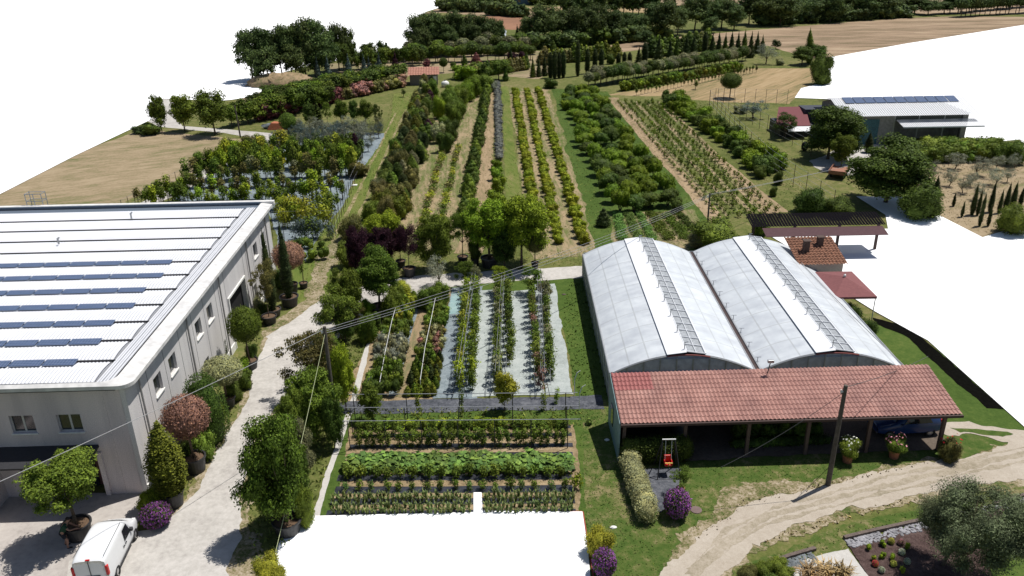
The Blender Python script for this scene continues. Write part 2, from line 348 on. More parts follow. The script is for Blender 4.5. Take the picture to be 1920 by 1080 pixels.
        for s in range(2):
            H, W = 1.1, 1.3; cl = [((0, 0, .55), (.62, .62, .5), 1)]
            V = leaf_arrays(cl, 5000, .065, s+131, jit=.1, low=.25, asp=.9)
            mk([('leaves', leaf_mesh('leaves', V, [LF['dark'], FL['purple']], coreof(cl, .9), .6))], H, W)
    PROTO[kind] = vs; return vs
NM = dict(orchard='fruit_tree', trellis_plant='climbing_plant', seedling='young_plant', tomato='tomato_plant', pepper='pepper_plant', lavender='lavender_bush', potshrub='small_shrub', feather='leafy_shrub',
          leek='leek_plant', tuft='grass_tuft', squash='squash_plant', flowerball='flower_bush', sapling='young_tree', standard='young_tree', stdball='young_tree', ball='ball_tree', ball_far='ball_tree', dome='clipped_bush', spruce='spruce_tree', olive='olive_tree', olive_big='olive_tree',
          cypress='cypress_tree', cypress_far='cypress_tree', column='column_tree', column_far='column_tree', thuja='thuja_tree', conebush='cone_shrub', conebush_far='cone_shrub', spread='spreading_tree')
CNT = {}
def put(kind, p, h, w, col=None, label='', cat=None, group=None, var=None, rz=None, pot=None, flower=None, name=None, lean=(0, 0)):
    """place one plant at ground point p with height h and crown width w (metres)"""
    vs = proto(kind); parts, H, Wd = vs[random.randrange(len(vs)) if var is None else var % len(vs)]
    nm = name or NM.get(kind, 'bush' if kind.startswith('bush') else 'tree'); cat = cat or nm.replace('_', ' ')
    if rz is None: rz = random.uniform(0, 6.28)
    zo = 0; CNT[kind] = CNT.get(kind, 0)+1
    if pot: zo = pot[1]*.85; h = h-zo; nm = 'potted_'+nm if not nm.startswith('potted') else nm
    sc = (w/Wd, w/Wd, h/H)
    def setc(o):
        if col:
            for i, sl in enumerate(o.material_slots):
                if i == 0: sl.link = 'OBJECT'; sl.material = LF[col]
                if i == 1 and flower: sl.link = 'OBJECT'; sl.material = FL[flower]
    if len(parts) == 1 and not pot:
        o = bpy.data.objects.new(nm, parts[0][1]); COL.objects.link(o); o.location = p; o.rotation_euler = (lean[0], lean[1], rz); o.scale = sc; setc(o)
        return tag(o, label, cat, group)
    root = empty(nm, p, rz, label, cat, group); root.rotation_euler = (lean[0], lean[1], rz)
    for pn, me in parts:
        o = bpy.data.objects.new(pn, me); COL.objects.link(o); o.parent = root; o.scale = sc; o.location = (0, 0, zo)
        if pn != 'trunk': setc(o)
    if pot:
        r, ph = pot[0]/2, pot[1]; key = ('pot', round(r, 2), round(ph, 2), len(pot))
        if key not in PROTO:
            b = MB(); b.lathe([(0, 0), (r*.8, 0), (r*.97, ph*.9), (r*1.06, ph*.9), (r*1.06, ph), (r*.93, ph), (r*.9, ph*.8)], 22); d = MB(); d.disc(r*.91, ph*.86, 22)
            PROTO[key] = (b.mesh('pot', TERRA if len(pot) > 2 else POTM), d.mesh('soil', SOIL))
        o = bpy.data.objects.new('pot', PROTO[key][0]); COL.objects.link(o); o.parent = root
        q = bpy.data.objects.new('soil', PROTO[key][1]); COL.objects.link(q); q.parent = o
    return root
def T(kind, x, yb, yt, wpx, col, label, cat=None, group=None, pot=None, **k):
    """plant surveyed from the photograph: foot (x,yb), top yt, crown width wpx"""
    p = G(x, yb); h = HT(x, yb, yt)
    if pot: pot = (WD(x, yb, pot[0]), *pot[1:])
    return put(kind, p, h, WD(x, yb, wpx), col, label, cat, group, pot=pot, **k)
def rowpts(a, b, n, jx=0.0, jy=0.0):
    A, B = G(*a), G(*b); d = (B-A); L = d.length; u = d/L; v = Vector((-u.y, u.x, 0)); out = []
    for i in range(n):
        t = (i+.5)/n; out.append(A + d*t + u*random.uniform(-jy, jy) + v*random.uniform(-jx, jx))
    return out
def row(kind, a, b, n, h, w, cols, label, group, cat=None, jx=.1, jy=.1, hv=.15, pot=None, skip=0.0, **k):
    """a row of n plants from pixel a (near end) to pixel b; '#' in the label becomes the ordinal"""
    for i, p in enumerate(rowpts(a, b, n, jx, jy)):
        if skip and random.random() < skip: continue
        f = random.uniform(1-hv, 1+hv); c = cols if isinstance(cols, str) else random.choice(cols)
        put(kind, p, h*f*random.uniform(.93, 1.07), w*f, c, label.replace('#', od(i)), cat, group, pot=pot, **k)
# ------------------------------------------------------------------ ground sheets
from mathutils.geometry import delaunay_2d_cdt
SHN = 0
def sheet(name, pts, layer, mat, jag=0.25, kind='structure', label=None, cat=None, px=True, z=0.0, seg=None, seed=None, group=None):
    P = [G(*q) if px else Vector((q[0], q[1], 0)) for q in pts]; rs = random.Random(seed if seed is not None else sum(map(ord, name)) % 1000); out = []
    n = len(P); area = sum(P[i].x*P[(i+1) % n].y - P[(i+1) % n].x*P[i].y for i in range(n))
    if area < 0: P.reverse()
    for i in range(n):
        a, b = P[i], P[(i+1) % n]; L = (b-a).length; D = max(20, (a.y+b.y)/2); sg = seg or (D*.006); k = max(1, int(L/sg)) if jag else 1
        u = (b-a)/max(L, 1e-6); v = Vector((u.y, -u.x, 0))
        oct_ = [(w_, am, [rs.uniform(-1, 1) for _ in range(int(L/w_)+3)]) for w_, am in ((D*.11, .8), (D*.045, .6), (D*.016, .5))]
        for j in range(k):
            t = j/k; q = a + (b-a)*t
            if jag and 0 < j:
                o_ = rs.uniform(-.3, .3)
                for w_, am, tb in oct_:
                    x_ = t*L/w_; i_ = int(x_); f_ = x_-i_; f_ = f_*f_*(3-2*f_); o_ += am*(tb[i_]*(1-f_)+tb[i_+1]*f_)
                q = q + v*(jag*o_)
            out.append(q)
    global SHN; SHN += 1; zz = z + layer*.004 + SHN*.00025
    co, _e, fc = delaunay_2d_cdt([Vector((q.x, q.y)) for q in out], [], [list(range(len(out)))], 1, 1e-5)[:3]
    me = bpy.data.meshes.new(name); me.from_pydata([(q.x, q.y, zz) for q in co], [], [tuple(f) for f in fc]); me.materials.append(mat)
    o = bpy.data.objects.new(name, me); COL.objects.link(o); return tag(o, label, cat, group, kind)
# ================================================================== GROUND
AN = radians(1.2)
GRASSY = [(.035, .085, .010), (.06, .125, .015), (.095, .15, .024), (.20, .175, .07)]
gm_base = ground('rough_grass', [(.075, .09, .022), (.11, .128, .033), (.16, .152, .055), (.25, .20, .10)], .06, .9, 10, lo=.38, hi=.66)
gm_lawn = ground('lawn_grass', [(.045, .08, .013), (.06, .102, .018), (.085, .125, .025), (.125, .145, .038)], .15, 1.6, 16, lo=.36, hi=.72, bump=.6)
gm_lawn2 = ground('dry_lawn', [(.042, .08, .013), (.065, .105, .02), (.10, .122, .032), (.22, .185, .09)], .16, .8, 15, lo=.36, hi=.63, bump=.6)
gm_lane = ground('lane_grass', [(.08, .12, .022), (.115, .15, .03), (.16, .17, .05), (.24, .20, .09)], .12, .8, 12, lo=.36, hi=.7, stretch=(1, 6), ang=radians(12))
gm_dry = ground('dry_field', [(.12, .14, .05), (.21, .18, .095), (.285, .22, .135), (.34, .265, .17)], .06, .35, 3, stretch=(3, 1), ang=.4, lo=.36, hi=.6)
gm_mown = ground('mown_hay_field', [(.13, .13, .05), (.25, .19, .095), (.33, .235, .125), (.38, .28, .16)], .12, .7, 6, stretch=(1, 14), ang=radians(-38), lo=.38, hi=.62)
gm_far = ground('far_stubble', [(.14, .115, .06), (.23, .165, .105), (.30, .215, .14), (.38, .285, .19)], .02, .16, 2.5, stretch=(5, 1), lo=.38, hi=.6)
gm_red = ground('ploughed_field', [(.2, .11, .07), (.27, .14, .085), (.33, .18, .11)], .03, .3, 2, stretch=(6, 1))
gm_soil = ground('dry_soil', [(.085, .125, .025), (.125, .145, .045), (.215, .185, .095), (.33, .25, .15)], .16, .8, 10, stretch=(1, 5), ang=radians(3), lo=.34, hi=.58)
gm_soilp = ground('bare_soil', [(.17, .155, .075), (.29, .21, .125), (.36, .265, .165)], .2, 1.0, 12, stretch=(1, 6), ang=radians(2), lo=.38, hi=.6)
gm_bed = ground('vegetable_soil', [(.16, .12, .065), (.27, .2, .115), (.38, .29, .18)], .4, 3, 20)
gm_gravel = ground('pale_gravel', [(.36, .335, .31), (.46, .435, .40), (.54, .51, .475)], .12, 1.2, 26, bump=.5, bdist=.03)
gm_drive = ground('dirt_gravel', [(.26, .215, .16), (.38, .325, .26), (.44, .385, .315), (.49, .435, .365)], .3, 2.5, 20, bump=.6, lo=.2, hi=.72)
gm_verge = ground('worn_verge', [(.07, .10, .025), (.17, .15, .07), (.30, .245, .16), (.40, .34, .25)], .5, 2.2, 18, bump=.6, lo=.38, hi=.62)
gm_conc = ground('concrete_yard', [(.33, .30, .275), (.42, .385, .355), (.47, .435, .40)], .2, 1.0, 20, bump=.15)
gm_tarp = ground('pale_weed_fabric', [(.26, .285, .275), (.35, .385, .37), (.43, .46, .445)], .5, 2.5, 18, bump=.25, lo=.33, hi=.62)
gm_tarp2 = ground('grey_weed_fabric', [(.13, .16, .18), (.2, .24, .26), (.27, .31, .33)], .5, 2.5, 18, bump=.25)
gm_tarpd = ground('dark_weed_fabric', [(.045, .05, .058), (.085, .09, .105), (.15, .155, .17)], .5, 2.5, 18, bump=.3)
gm_turq = ground('turquoise_netting', [(.2, .32, .33), (.3, .41, .41)], .5, 2.5, 30)
gm_mulch = ground('bark_mulch', [(.04, .025, .022), (.085, .055, .05), (.13, .09, .08)], .6, 5, 30, bump=.9)
gm_pale = ground('pale_path', [(.43, .41, .38), (.55, .53, .49)], .6, 5, 30)
gm_film = plain('black_mulch_film', (.035, .037, .045), .28, var=.5, scale=3, bump=.6, spec=.6)
gm_white, _n, _b = newmat('white_ground'); _b.inputs['Base Color'].default_value = (.93, .93, .93, 1); _b.inputs['Roughness'].default_value = 1; _b.inputs['Specular IOR Level'].default_value = 0
gm_tread = ground('tyre_tracks', [(.10, .13, .03), (.22, .19, .085), (.34, .27, .17)], .5, 2, 14, lo=.4, hi=.6)
gm_water = ground('pale_polytunnels', [(.3, .34, .38), (.6, .62, .66)], .06, .4, 2, stretch=(5, 1))
sheet('ground', [(-1400, -60), (1400, -60), (1400, 2400), (-1400, 2400)], 0, gm_base, 0, px=False)
# --- far fields
sheet('field', [(700, -25), (2100, -25), (2100, 28), (1700, 26), (1400, 12), (1000, 6), (845, 3)], 1, gm_far, .6, seg=12)
sheet('field', [(845, 8), (1000, 14), (1060, 12), (1060, 26), (990, 38), (830, 24), (780, 30)], 2, gm_far, .5, seg=10)
sheet('field', [(835, 32), (985, 30), (1005, 55), (960, 56), (900, 52), (830, 44)], 3, gm_red, .5, seg=10)
sheet('field', [(880, 9), (1090, 16), (1240, 14), (1240, 24), (1000, 22), (900, 17)], 4, gm_mown, .3, seg=10)
sheet('field', [(1040, 97), (1120, 88), (1240, 74), (1300, 66), (1430, 55), (1560, 44), (1700, 34), (1800, 30), (1960, 32), (1960, 60), (1560, 118), (1480, 98), (1440, 86), (1250, 86), (1120, 103), (1040, 106)], 1, gm_far, .5)
sheet('polytunnel_field', [(760, 62), (948, 54), (950, 76), (880, 88), (770, 92)], 2, gm_water, .4)
sheet('field', [(1135, 178), (1260, 158), (1400, 128), (1520, 128), (1535, 150), (1480, 195), (1370, 192), (1240, 180)], 1, gm_mown, .4)
sheet('field', [(-60, 420), (-60, 350), (150, 285), (245, 250), (300, 245), (470, 262), (430, 290), (370, 322), (300, 350), (235, 378), (190, 400)], 1, gm_dry, .4)
sheet('nursery_ground', [(610, 120), (780, 108), (1000, 95), (1090, 100), (1010, 148), (860, 136), (800, 140), (640, 152)], 1, gm_dry, .5)
sheet('soil_mound_apron', [(440, 190), (490, 160), (510, 135), (600, 145), (590, 160), (520, 175), (470, 195)], 1, gm_dry, .4)
# --- lanes and roads on the far left
sheet('road', [(280, 150), (325, 190), (330, 222), (342, 236), (400, 241), (450, 245), (535, 252), (520, 262), (470, 258), (418, 249), (350, 243), (300, 238), (270, 226), (240, 150)], 3, gm_gravel, .15)
sheet('road', [(500, 250), (535, 254), (500, 276), (440, 305), (390, 335), (330, 365), (275, 392), (225, 410), (240, 392), (310, 358), (370, 324), (430, 290)], 4, gm_gravel, .12)
# --- bright lane beside the mixed hedge
sheet('grass_lane', [(735, 175), (790, 172), (770, 230), (730, 310), (690, 370), (665, 420), (645, 480), (625, 530), (610, 570), (540, 590), (545, 500), (570, 470), (600, 430), (650, 370), (690, 300), (722, 250), (735, 210)], 2, gm_lane, .3)
for a, b, w in (((628, 500), (762, 205), .35), ((602, 500), (742, 212), .35)):
    A, B = G(*a), G(*b); n = Vector((B-A).normalized()); n = Vector((n.y, -n.x, 0))*w/2
    sheet('wheel_track', [tuple((A-n)[:2]), tuple((A+n)[:2]), tuple((B+n)[:2]), tuple((B-n)[:2])], 3, gm_tread, .12, px=False)
sheet('worn_track', [(590, 475), (640, 440), (640, 475), (615, 520), (605, 565), (560, 600), (500, 640), (520, 600), (575, 560)], 3, gm_verge, .3)
sheet('weed_fabric', [(640, 245), (722, 250), (712, 270), (665, 335), (655, 368), (600, 440), (575, 490), (530, 490), (505, 400), (290, 395), (380, 338), (520, 272)], 2, gm_tarp2, .2)
# --- crop field
sheet('dry_strip', [(815, 215), (880, 165), (912, 165), (905, 240), (888, 330), (862, 470), (690, 470), (742, 430), (765, 350), (790, 290)], 2, gm_soil, .3)
sheet('dirt_strip', [(908, 163), (930, 163), (927, 250), (925, 350), (915, 440), (905, 475), (850, 475), (868, 440), (888, 330), (902, 240)], 3, gm_soilp, .2)
sheet('grass_strip', [(938, 162), (953, 162), (962, 250), (980, 390), (948, 390), (944, 260)], 3, gm_lane, .1)
sheet('dry_strip', [(954, 166), (1030, 168), (1058, 250), (1100, 370), (1128, 455), (1110, 480), (1000, 486), (985, 440), (972, 300)], 2, gm_soil, .3)
sheet('orchard_grass', [(1035, 166), (1140, 172), (1240, 290), (1325, 400), (1330, 470), (1120, 470), (1090, 370), (1055, 250)], 3, gm_lawn, .3)
sheet('dirt_track', [(1137, 183), (1158, 183), (1255, 290), (1342, 388), (1360, 420), (1330, 420), (1295, 370), (1230, 295)], 4, gm_soilp, .15)
sheet('dirt_track', [(1238, 198), (1252, 200), (1360, 300), (1478, 398), (1440, 402), (1345, 310)], 4, gm_soilp, .15)
sheet('vegetable_plot', [(1140, 402), (1300, 392), (1325, 450), (1280, 475), (1150, 455)], 4, gm_soil, .2)
for i, (a, b) in enumerate([((1168+22*j, 190), (1365+23*j, 405)) for j in range(4)]):
    A, B = G(*a), G(*b); n = Vector((B-A).normalized()); n = Vector((n.y, -n.x, 0))*.32
    sheet('soil_strip', [tuple((A-n)[:2]), tuple((A+n)[:2]), tuple((B+n)[:2]), tuple((B-n)[:2])], 4, gm_soil, .15, px=False)
sheet('olive_grove_ground', [(1740, 300), (1930, 290), (1930, 450), (1840, 450), (1760, 405), (1720, 370)], 1, gm_dry, .5)
sheet('yard', [(1520, 300), (1600, 270), (1670, 270), (1640, 300), (1600, 330), (1540, 320)], 2, gm_gravel, .3)
# --- gravel road beside the warehouse
sheet('road_verge', [(290, 985), (345, 940), (385, 870), (440, 790), (472, 690), (492, 630), (545, 585), (620, 548), (640, 600), (560, 700), (520, 800), (470, 900), (480, 1000), (520, 1100), (230, 1100)], 3, gm_verge, .3)
sheet('road', [(-60, 1200), (-60, 1075), (130, 1030), (240, 1000), (300, 990), (345, 945), (385, 890), (422, 825), (463, 755), (477, 690), (498, 632), (556, 596), (610, 558), (700, 533), (770, 519), (850, 512), (950, 506), (1096, 499), (1096, 521), (1000, 525), (900, 532), (810, 543), (762, 560), (700, 590), (650, 615), (600, 680), (545, 735), (500, 790), (468, 850), (455, 920), (450, 1000), (430, 1080), (400, 1200)], 5, gm_gravel, .16)
sheet('concrete_yard', [(-60, 925), (200, 925), (300, 925), (255, 985), (225, 1010), (130, 1050), (110, 1200), (-60, 1200)], 6, gm_conc, 0)
b_ = MB(); A, B = G(-40, 1060), G(68, 935); n_ = (B-A).normalized(); n_ = Vector((n_.y, -n_.x, 0))*.025
b_.quad(A-n_+Vector((0, 0, .03)), A+n_+Vector((0, 0, .03)), B+n_+Vector((0, 0, .03)), B-n_+Vector((0, 0, .03))); tag(b_.build('expansion_joint', DMET), kind='structure')
# --- central block
sheet('grass', [(1040, 525), (1100, 525), (1150, 760), (1180, 1000), (1190, 1150), (1120, 1150), (1085, 960), (1080, 760)], 2, gm_lawn, .1)
sheet('grass', [(740, 535), (1100, 520), (1100, 545), (740, 560)], 2, gm_lawn, .2)
sheet('bed_ground', [(770, 560), (845, 540), (812, 752), (640, 752), (700, 610)], 3, gm_bed, .2)
sheet('weed_fabric', [(846, 540), (905, 537), (895, 748), (812, 748)], 4, gm_tarp2, .08)
sheet('turquoise_fabric', [(848, 545), (868, 543), (862, 588), (840, 590)], 5, gm_turq, .03)
sheet('weed_fabric', [(900, 545), (938, 543), (940, 743), (885, 745)], 5, gm_tarp, .08)
sheet('weed_fabric', [(938, 548), (1000, 544), (1020, 741), (940, 744)], 6, gm_tarp, .08)
sheet('weed_fabric', [(1002, 534), (1040, 532), (1052, 600), (1076, 740), (1020, 742)], 5, gm_tarp, .12)
sheet('weed_fabric', [(778, 560), (790, 558), (768, 640), (745, 742), (728, 745), (752, 640)], 5, gm_tarp2, .06)
sheet('soil_strip', [(792, 575), (806, 575), (778, 680), (762, 745), (742, 745), (768, 640)], 6, gm_soilp, .08)
sheet('weed_fabric', [(632, 756), (700, 750), (1128, 742), (1134, 768), (640, 778)], 7, gm_tarpd, .12)
sheet('garden_path', [(694, 618), (700, 618), (672, 740), (650, 805), (618, 900), (596, 975), (582, 975), (606, 900), (640, 800), (660, 740)], 5, gm_pale, .06)
# --- vegetable garden
sheet('grass', [(640, 768), (1090, 765), (1092, 970), (600, 970)], 2, gm_lawn, .1)
sheet('vegetable_soil', [(656, 802), (1076, 795), (1084, 850), (1084, 970), (618, 975), (640, 900)], 4, gm_bed, .15)
for (y, x0, x1, w) in ((804, 668, 1070, .32), (818, 664, 1072, .35), (838, 656, 1074, .4), (856, 655, 1074, .5), (897, 633, 1072, .55), (920, 628, 1074, .6), (942, 620, 1078, .5), (964, 612, 1080, .5)):
    A, B = G(x0, y), G(x1, y-3)
    sheet('mulch_film', [(A.x, A.y-w/2), (B.x, B.y-w/2), (B.x, B.y+w/2), (A.x, A.y+w/2)], 6, gm_film, .05, px=False, kind='structure', seg=.5)
# --- right side: lawn, drive, garden
sheet('lawn', [(1090, 760), (1150, 745), (1150, 860), (1900, 800), (1900, 830), (1700, 890), (1560, 915), (1400, 950), (1300, 1010), (1230, 1100), (1110, 1200), (1100, 1000)], 1, gm_lawn2, .1)
sheet('lawn', [(1600, 600), (1700, 620), (1960, 790), (1960, 815), (1760, 805), (1600, 650)], 1, gm_lawn, .1)
sheet('grass_strip', [(1064, 530), (1092, 530), (1148, 740), (1126, 742), (1082, 742), (1056, 600)], 3, gm_lawn, .1)
sheet('worn_grass', [(1390, 905), (1470, 898), (1540, 905), (1500, 925), (1400, 945), (1330, 985), (1350, 930)], 5, gm_verge, .3)
sheet('drive_verge', [(1215, 1150), (1270, 1010), (1390, 935), (1548, 900), (1650, 876), (1750, 858), (1850, 834), (1960, 815), (1960, 910), (1820, 930), (1720, 945), (1620, 968), (1510, 1000), (1400, 1045), (1370, 1150)], 2, gm_verge, .3)
sheet('gravel_drive', [(1200, 1200), (1237, 1080), (1312, 1007), (1399, 947), (1548, 911), (1646, 886), (1752, 869), (1861, 843), (1890, 830), (1840, 818), (1770, 815), (1755, 798), (1830, 796), (1960, 806), (1960, 895), (1822, 915), (1717, 929), (1611, 953), (1505, 981), (1410, 1020), (1350, 1080), (1330, 1200)], 6, gm_drive, .22)
gm_rut = ground('wheel_ruts', [(.25, .215, .15), (.34, .29, .22), (.42, .365, .29)], .6, 3, 18)
for dy, w_, nm in ((0, .2, 'centre'), (-13, .1, 'upper'), (14, .12, 'lower')):
    Q = [G(x, y+dy) for x, y in ((1290, 1082), (1352, 1016), (1450, 966), (1560, 937), (1660, 910), (1750, 891), (1850, 866), (1935, 850))]; L_ = []; R_ = []
    for i, q in enumerate(Q): u = (Q[min(i+1, 7)]-Q[max(i-1, 0)]).normalized(); v = Vector((-u.y, u.x, 0))*w_; L_.append(tuple((q+v)[:2])); R_.append(tuple((q-v)[:2]))
    sheet('wheel_rut', L_+R_[::-1], 7, gm_rut, .14, px=False, seed=len(nm)+dy)
sheet('grass_island', [(1765, 818), (1850, 832), (1862, 838), (1800, 862), (1760, 862)], 7, gm_lawn2, .15)
sheet('grass_island', [(1780, 803), (1850, 808), (1900, 815), (1880, 820), (1800, 812)], 8, gm_lawn2, .12)
sheet('lawn', [(1350, 1130), (1372, 1072), (1480, 1030), (1590, 985), (1720, 955), (1960, 905), (1960, 930), (1870, 948), (1720, 985), (1590, 1012), (1560, 1060), (1530, 1130)], 7, gm_lawn2, .15)
sheet('mulch_bed', [(1588, 1022), (1722, 988), (1960, 935), (1960, 1200), (1640, 1200), (1628, 1085)], 8, gm_mulch, .08)
sheet('garden_path', [(1480, 1058), (1545, 1040), (1590, 1030), (1632, 1090), (1655, 1200), (1480, 1200)], 9, gm_pale, .04)
sheet('lawn', [(1880, 960), (1960, 940), (1960, 1150), (1870, 1150), (1850, 1050)], 9, gm_lawn, .08)
sheet('play_mat', [(1206, 880), (1278, 878), (1272, 918), (1262, 945), (1238, 962), (1226, 955)], 6, gm_tarpd, .02)
sheet('dark_soil_strip', [(1636, 596), (1700, 612), (1886, 768), (1850, 766), (1700, 632), (1644, 608)], 4, plain('black_mask_shadow', (.006, .006, .005), 1, var=.3, spec=0), .1)  # added near-black sheet: mask shadow along the white cut-out, painted onto the ground
# --- bare white ground where the land has been cut away from the survey picture
W_ = [
 [(-500, 150), (-500, -29), (849, -29), (849, 2), (832, 12), (800, 22), (776, 38), (776, 96), (735, 100), (706, 97), (640, 112), (560, 128), (505, 144), (503, 166), (470, 182), (432, 188), (402, 190), (330, 186), (312, 186), (292, 186), (284, 206), (285, 224), (140, 293), (0, 365), (-300, 500)],
 [(1555, 108), (1700, 82), (1920, 47), (2500, -45), (2500, 330), (1960, 300), (1925, 295), (1912, 262), (1885, 265), (1840, 272), (1800, 255), (1760, 200), (1700, 195), (1600, 192), (1545, 186), (1490, 184), (1502, 166), (1535, 158), (1552, 150)],
 [(1605, 369), (1693, 370), (1842, 446), (1960, 410), (2400, 300), (2400, 1000), (1985, 860), (1740, 640), (1640, 585), (1600, 560), (1540, 505), (1485, 468), (1425, 432), (1665, 430), (1660, 404)],
 [(548, 970), (888, 962), (888, 925), (903, 925), (905, 960), (1092, 961), (1102, 1030), (1118, 1200), (440, 1200), (495, 1080)]]
for pts in W_: sheet('white_ground', pts, 12, gm_white, 0)
# dirt mound
b_ = MB(); b_.blob((0, 0, 0), (6.5, 3.5, 2.2), seed=4, amp=.16, lat=16, lon=34); mo = b_.build('soil_mound', gm_soilp, smooth=True, loc=G(530, 160)); tag(mo, kind='structure')
# ================================================================== BUILDINGS
CONC = plain('pebbled_concrete', (.66, .635, .62), .9, var=.22, scale=22, bump=.4)
CONC2 = plain('pinkish_pebbled_concrete', (.66, .585, .57), .9, var=.2, scale=22, bump=.4)
def streaks(m, k=.35, sc=(1.2, 1.2, .12)):
    """vertical dirt streaks and pale washed patches that belong to the wall itself"""
    nt = m.node_tree; b = nt.nodes['Principled BSDF']; src = b.inputs['Base Color'].links[0].from_socket
    tc = nt.nodes.new('ShaderNodeTexCoord'); mp = nt.nodes.new('ShaderNodeMapping'); mp.inputs['Scale'].default_value = sc; nt.links.new(tc.outputs['Object'], mp.inputs[0]); n = nt.nodes.new('ShaderNodeTexNoise'); n.inputs['Scale'].default_value = 1.0; n.inputs['Detail'].default_value = 6; nt.links.new(mp.outputs[0], n.inputs[0])
    r = ramp(nt, n.outputs[0], [(.35, (1-k, 1-k, 1-k*.9)), (.55, (1, 1, 1)), (.75, (1+k*.2, 1+k*.15, 1+k*.1))]); x = nt.nodes.new('ShaderNodeMix'); x.data_type = 'RGBA'; x.blend_type = 'MULTIPLY'; x.inputs[0].default_value = 1; nt.links.new(src, x.inputs[6]); nt.links.new(r, x.inputs[7]); nt.links.new(x.outputs[2], b.inputs['Base Color'])
streaks(CONC, .12); streaks(CONC2, .14)
COPE = plain('weathered_coping', (.66, .65, .63), .8, var=.14, scale=2.5, bump=.2)
ROOFW = plain('white_fibre_sheet', (.63, .64, .67), .6, var=.05, scale=1.2)
GLASS = plain('dark_window_glass', (.025, .03, .035), .12, var=.3, spec=.8)
FRAME = plain('white_window_frame', (.6, .58, .53), .5)
STONE = plain('white_sill_stone', (.75, .74, .70), .6)
BLACK = plain('dark_interior', (.008, .008, .009), .9)
SEAM = plain('panel_joint', (.09, .09, .09), .9)
AWN = plain('dark_awning_roof', (.03, .03, .034), .6)
PVC, _n, _b = newmat('solar_cells')
_tc = _n.nodes.new('ShaderNodeTexCoord'); _br = _n.nodes.new('ShaderNodeTexBrick'); _br.offset = 0; _br.inputs['Scale'].default_value = 1; _br.inputs['Mortar Size'].default_value = .012; _br.inputs['Brick Width'].default_value = .16; _br.inputs['Row Height'].default_value = .16
_br.inputs['Color1'].default_value = (.055, .085, .16, 1); _br.inputs['Color2'].default_value = (.07, .10, .185, 1); _br.inputs['Mortar'].default_value = (.2, .25, .35, 1)
_n.links.new(_tc.outputs['Object'], _br.inputs['Vector']); _n.links.new(_br.outputs[0], _b.inputs['Base Color']); _b.inputs['Roughness'].default_value = .22
ALU = plain('aluminium_frame', (.6, .6, .62), .4, .3)
def wall_open(b, L, Hh, ops, th, mi=0, x0=0):
    """wall along +x from x0..L, outer face y=0, thickness th into +y, with openings (x0,x1,z0,z1)"""
    xs = sorted({x0, L, *[o[0] for o in ops], *[o[1] for o in ops]}); zs = sorted({0, Hh, *[o[2] for o in ops], *[o[3] for o in ops]})
    for i in range(len(xs)-1):
        for j in range(len(zs)-1):
            cx, cz = (xs[i]+xs[i+1])/2, (zs[j]+zs[j+1])/2
            if any(o[0] < cx < o[1] and o[2] < cz < o[3] for o in ops): continue
            b.box(xs[i], xs[i+1], 0, th, zs[j], zs[j+1], mi)
def window(parent, x, y, z, w, h, rz=0, panes=1, sill=True, mat=None):
    """recessed window whose outer wall plane is y=0 of a frame turned rz; y to the inside"""
    e = MB(); t = .05
    e.box(-w/2, w/2, .14, .19, 0, t); e.box(-w/2, w/2, .14, .19, h-t, h); e.box(-w/2, -w/2+t, .14, .19, t, h-t); e.box(w/2-t, w/2, .14, .19, t, h-t)
    for k in range(1, panes): e.box(-w/2+w*k/panes-.05, -w/2+w*k/panes+.05, .14, .19, t, h-t)
    f = e.build('window', mat or FRAME, parent, loc=(x, y, z)); f.rotation_euler = (0, 0, rz)
    g = MB(); g.box(-w/2+.01, w/2-.01, .16, .175, .01, h-.01); g.build('pane', GLASS, f)
    if sill: s = MB(); s.box(-w/2-.06, w/2+.06, -.07, .13, -.07, -.002); s.build('sill', STONE, f)
    return f
# ---------------- warehouse: local frame, origin at the near right corner, -x to the left, +y to the back
wh = empty('warehouse', G(279, 925), radians(1.2), 'long pale concrete warehouse with white ribbed roof and blue solar panel rows', 'warehouse')
Lw, Ww, Hw = 28.9, 46.0, 6.6
right = [3.15, 5.40, 9.95, 12.2, 23.5, 25.8]
ops = [(s, s+1.05, 3.95, 5.05) for s in right] + [(16.4, 20.3, 0, 3.75), (10.3, 11.2, 1.2, 2.2), (22.0, 23.0, 0, 2.2)]
b = MB(); wall_open(b, Lw, Hw, ops, .28); w_ = b.build('wall', CONC, wh); w_.rotation_euler = (0, 0, pi/2)
for s in right: f = window(wh, 0, s+.525, 3.95, 1.05, 1.1, pi/2)
window(wh, 0, 10.75, 1.2, .9, 1.0, pi/2); 
b = MB(); b.box(-.5, -.3, 16.2, 20.5, 0, 3.95); d_ = b.build('gate_opening', BLACK, wh)
b = MB(); b.box(-.02, .09, 16.25, 16.4, 0, 3.75); b.box(-.02, .09, 20.3, 20.45, 0, 3.75); b.box(-.02, .09, 16.25, 20.45, 3.75, 3.9); b.build('gate_frame', STONE, wh)
b = MB(); b.box(-.26, -.18, 22.0, 23.0, 0, 2.2); b.build('door', FRAME, wh)
b = MB()
for s in [2.55, 4.9, 7.3, 9.55, 11.75, 14.1, 16.1, 20.7, 23.1, 25.4, 27.8]: b.box(-.01, .004, s-.02, s+.02, 0, 6.2)
b.build('panel_joint', SEAM, wh)
b = MB(); b.box(.0, .07, 0, 16.2, 0, .55); b.box(.0, .07, 20.5, Lw, 0, .55); b.build('plinth', STONE, wh)
for s in (1.4, 8.6, 14.9, 21.6, 27.2):
    b = MB(); b.tube((.12, s, .1), (.12, s, 6.3), .055, .055, 7); b.build('downpipe', plain('grey_downpipe', (.3, .29, .28), .5), wh)
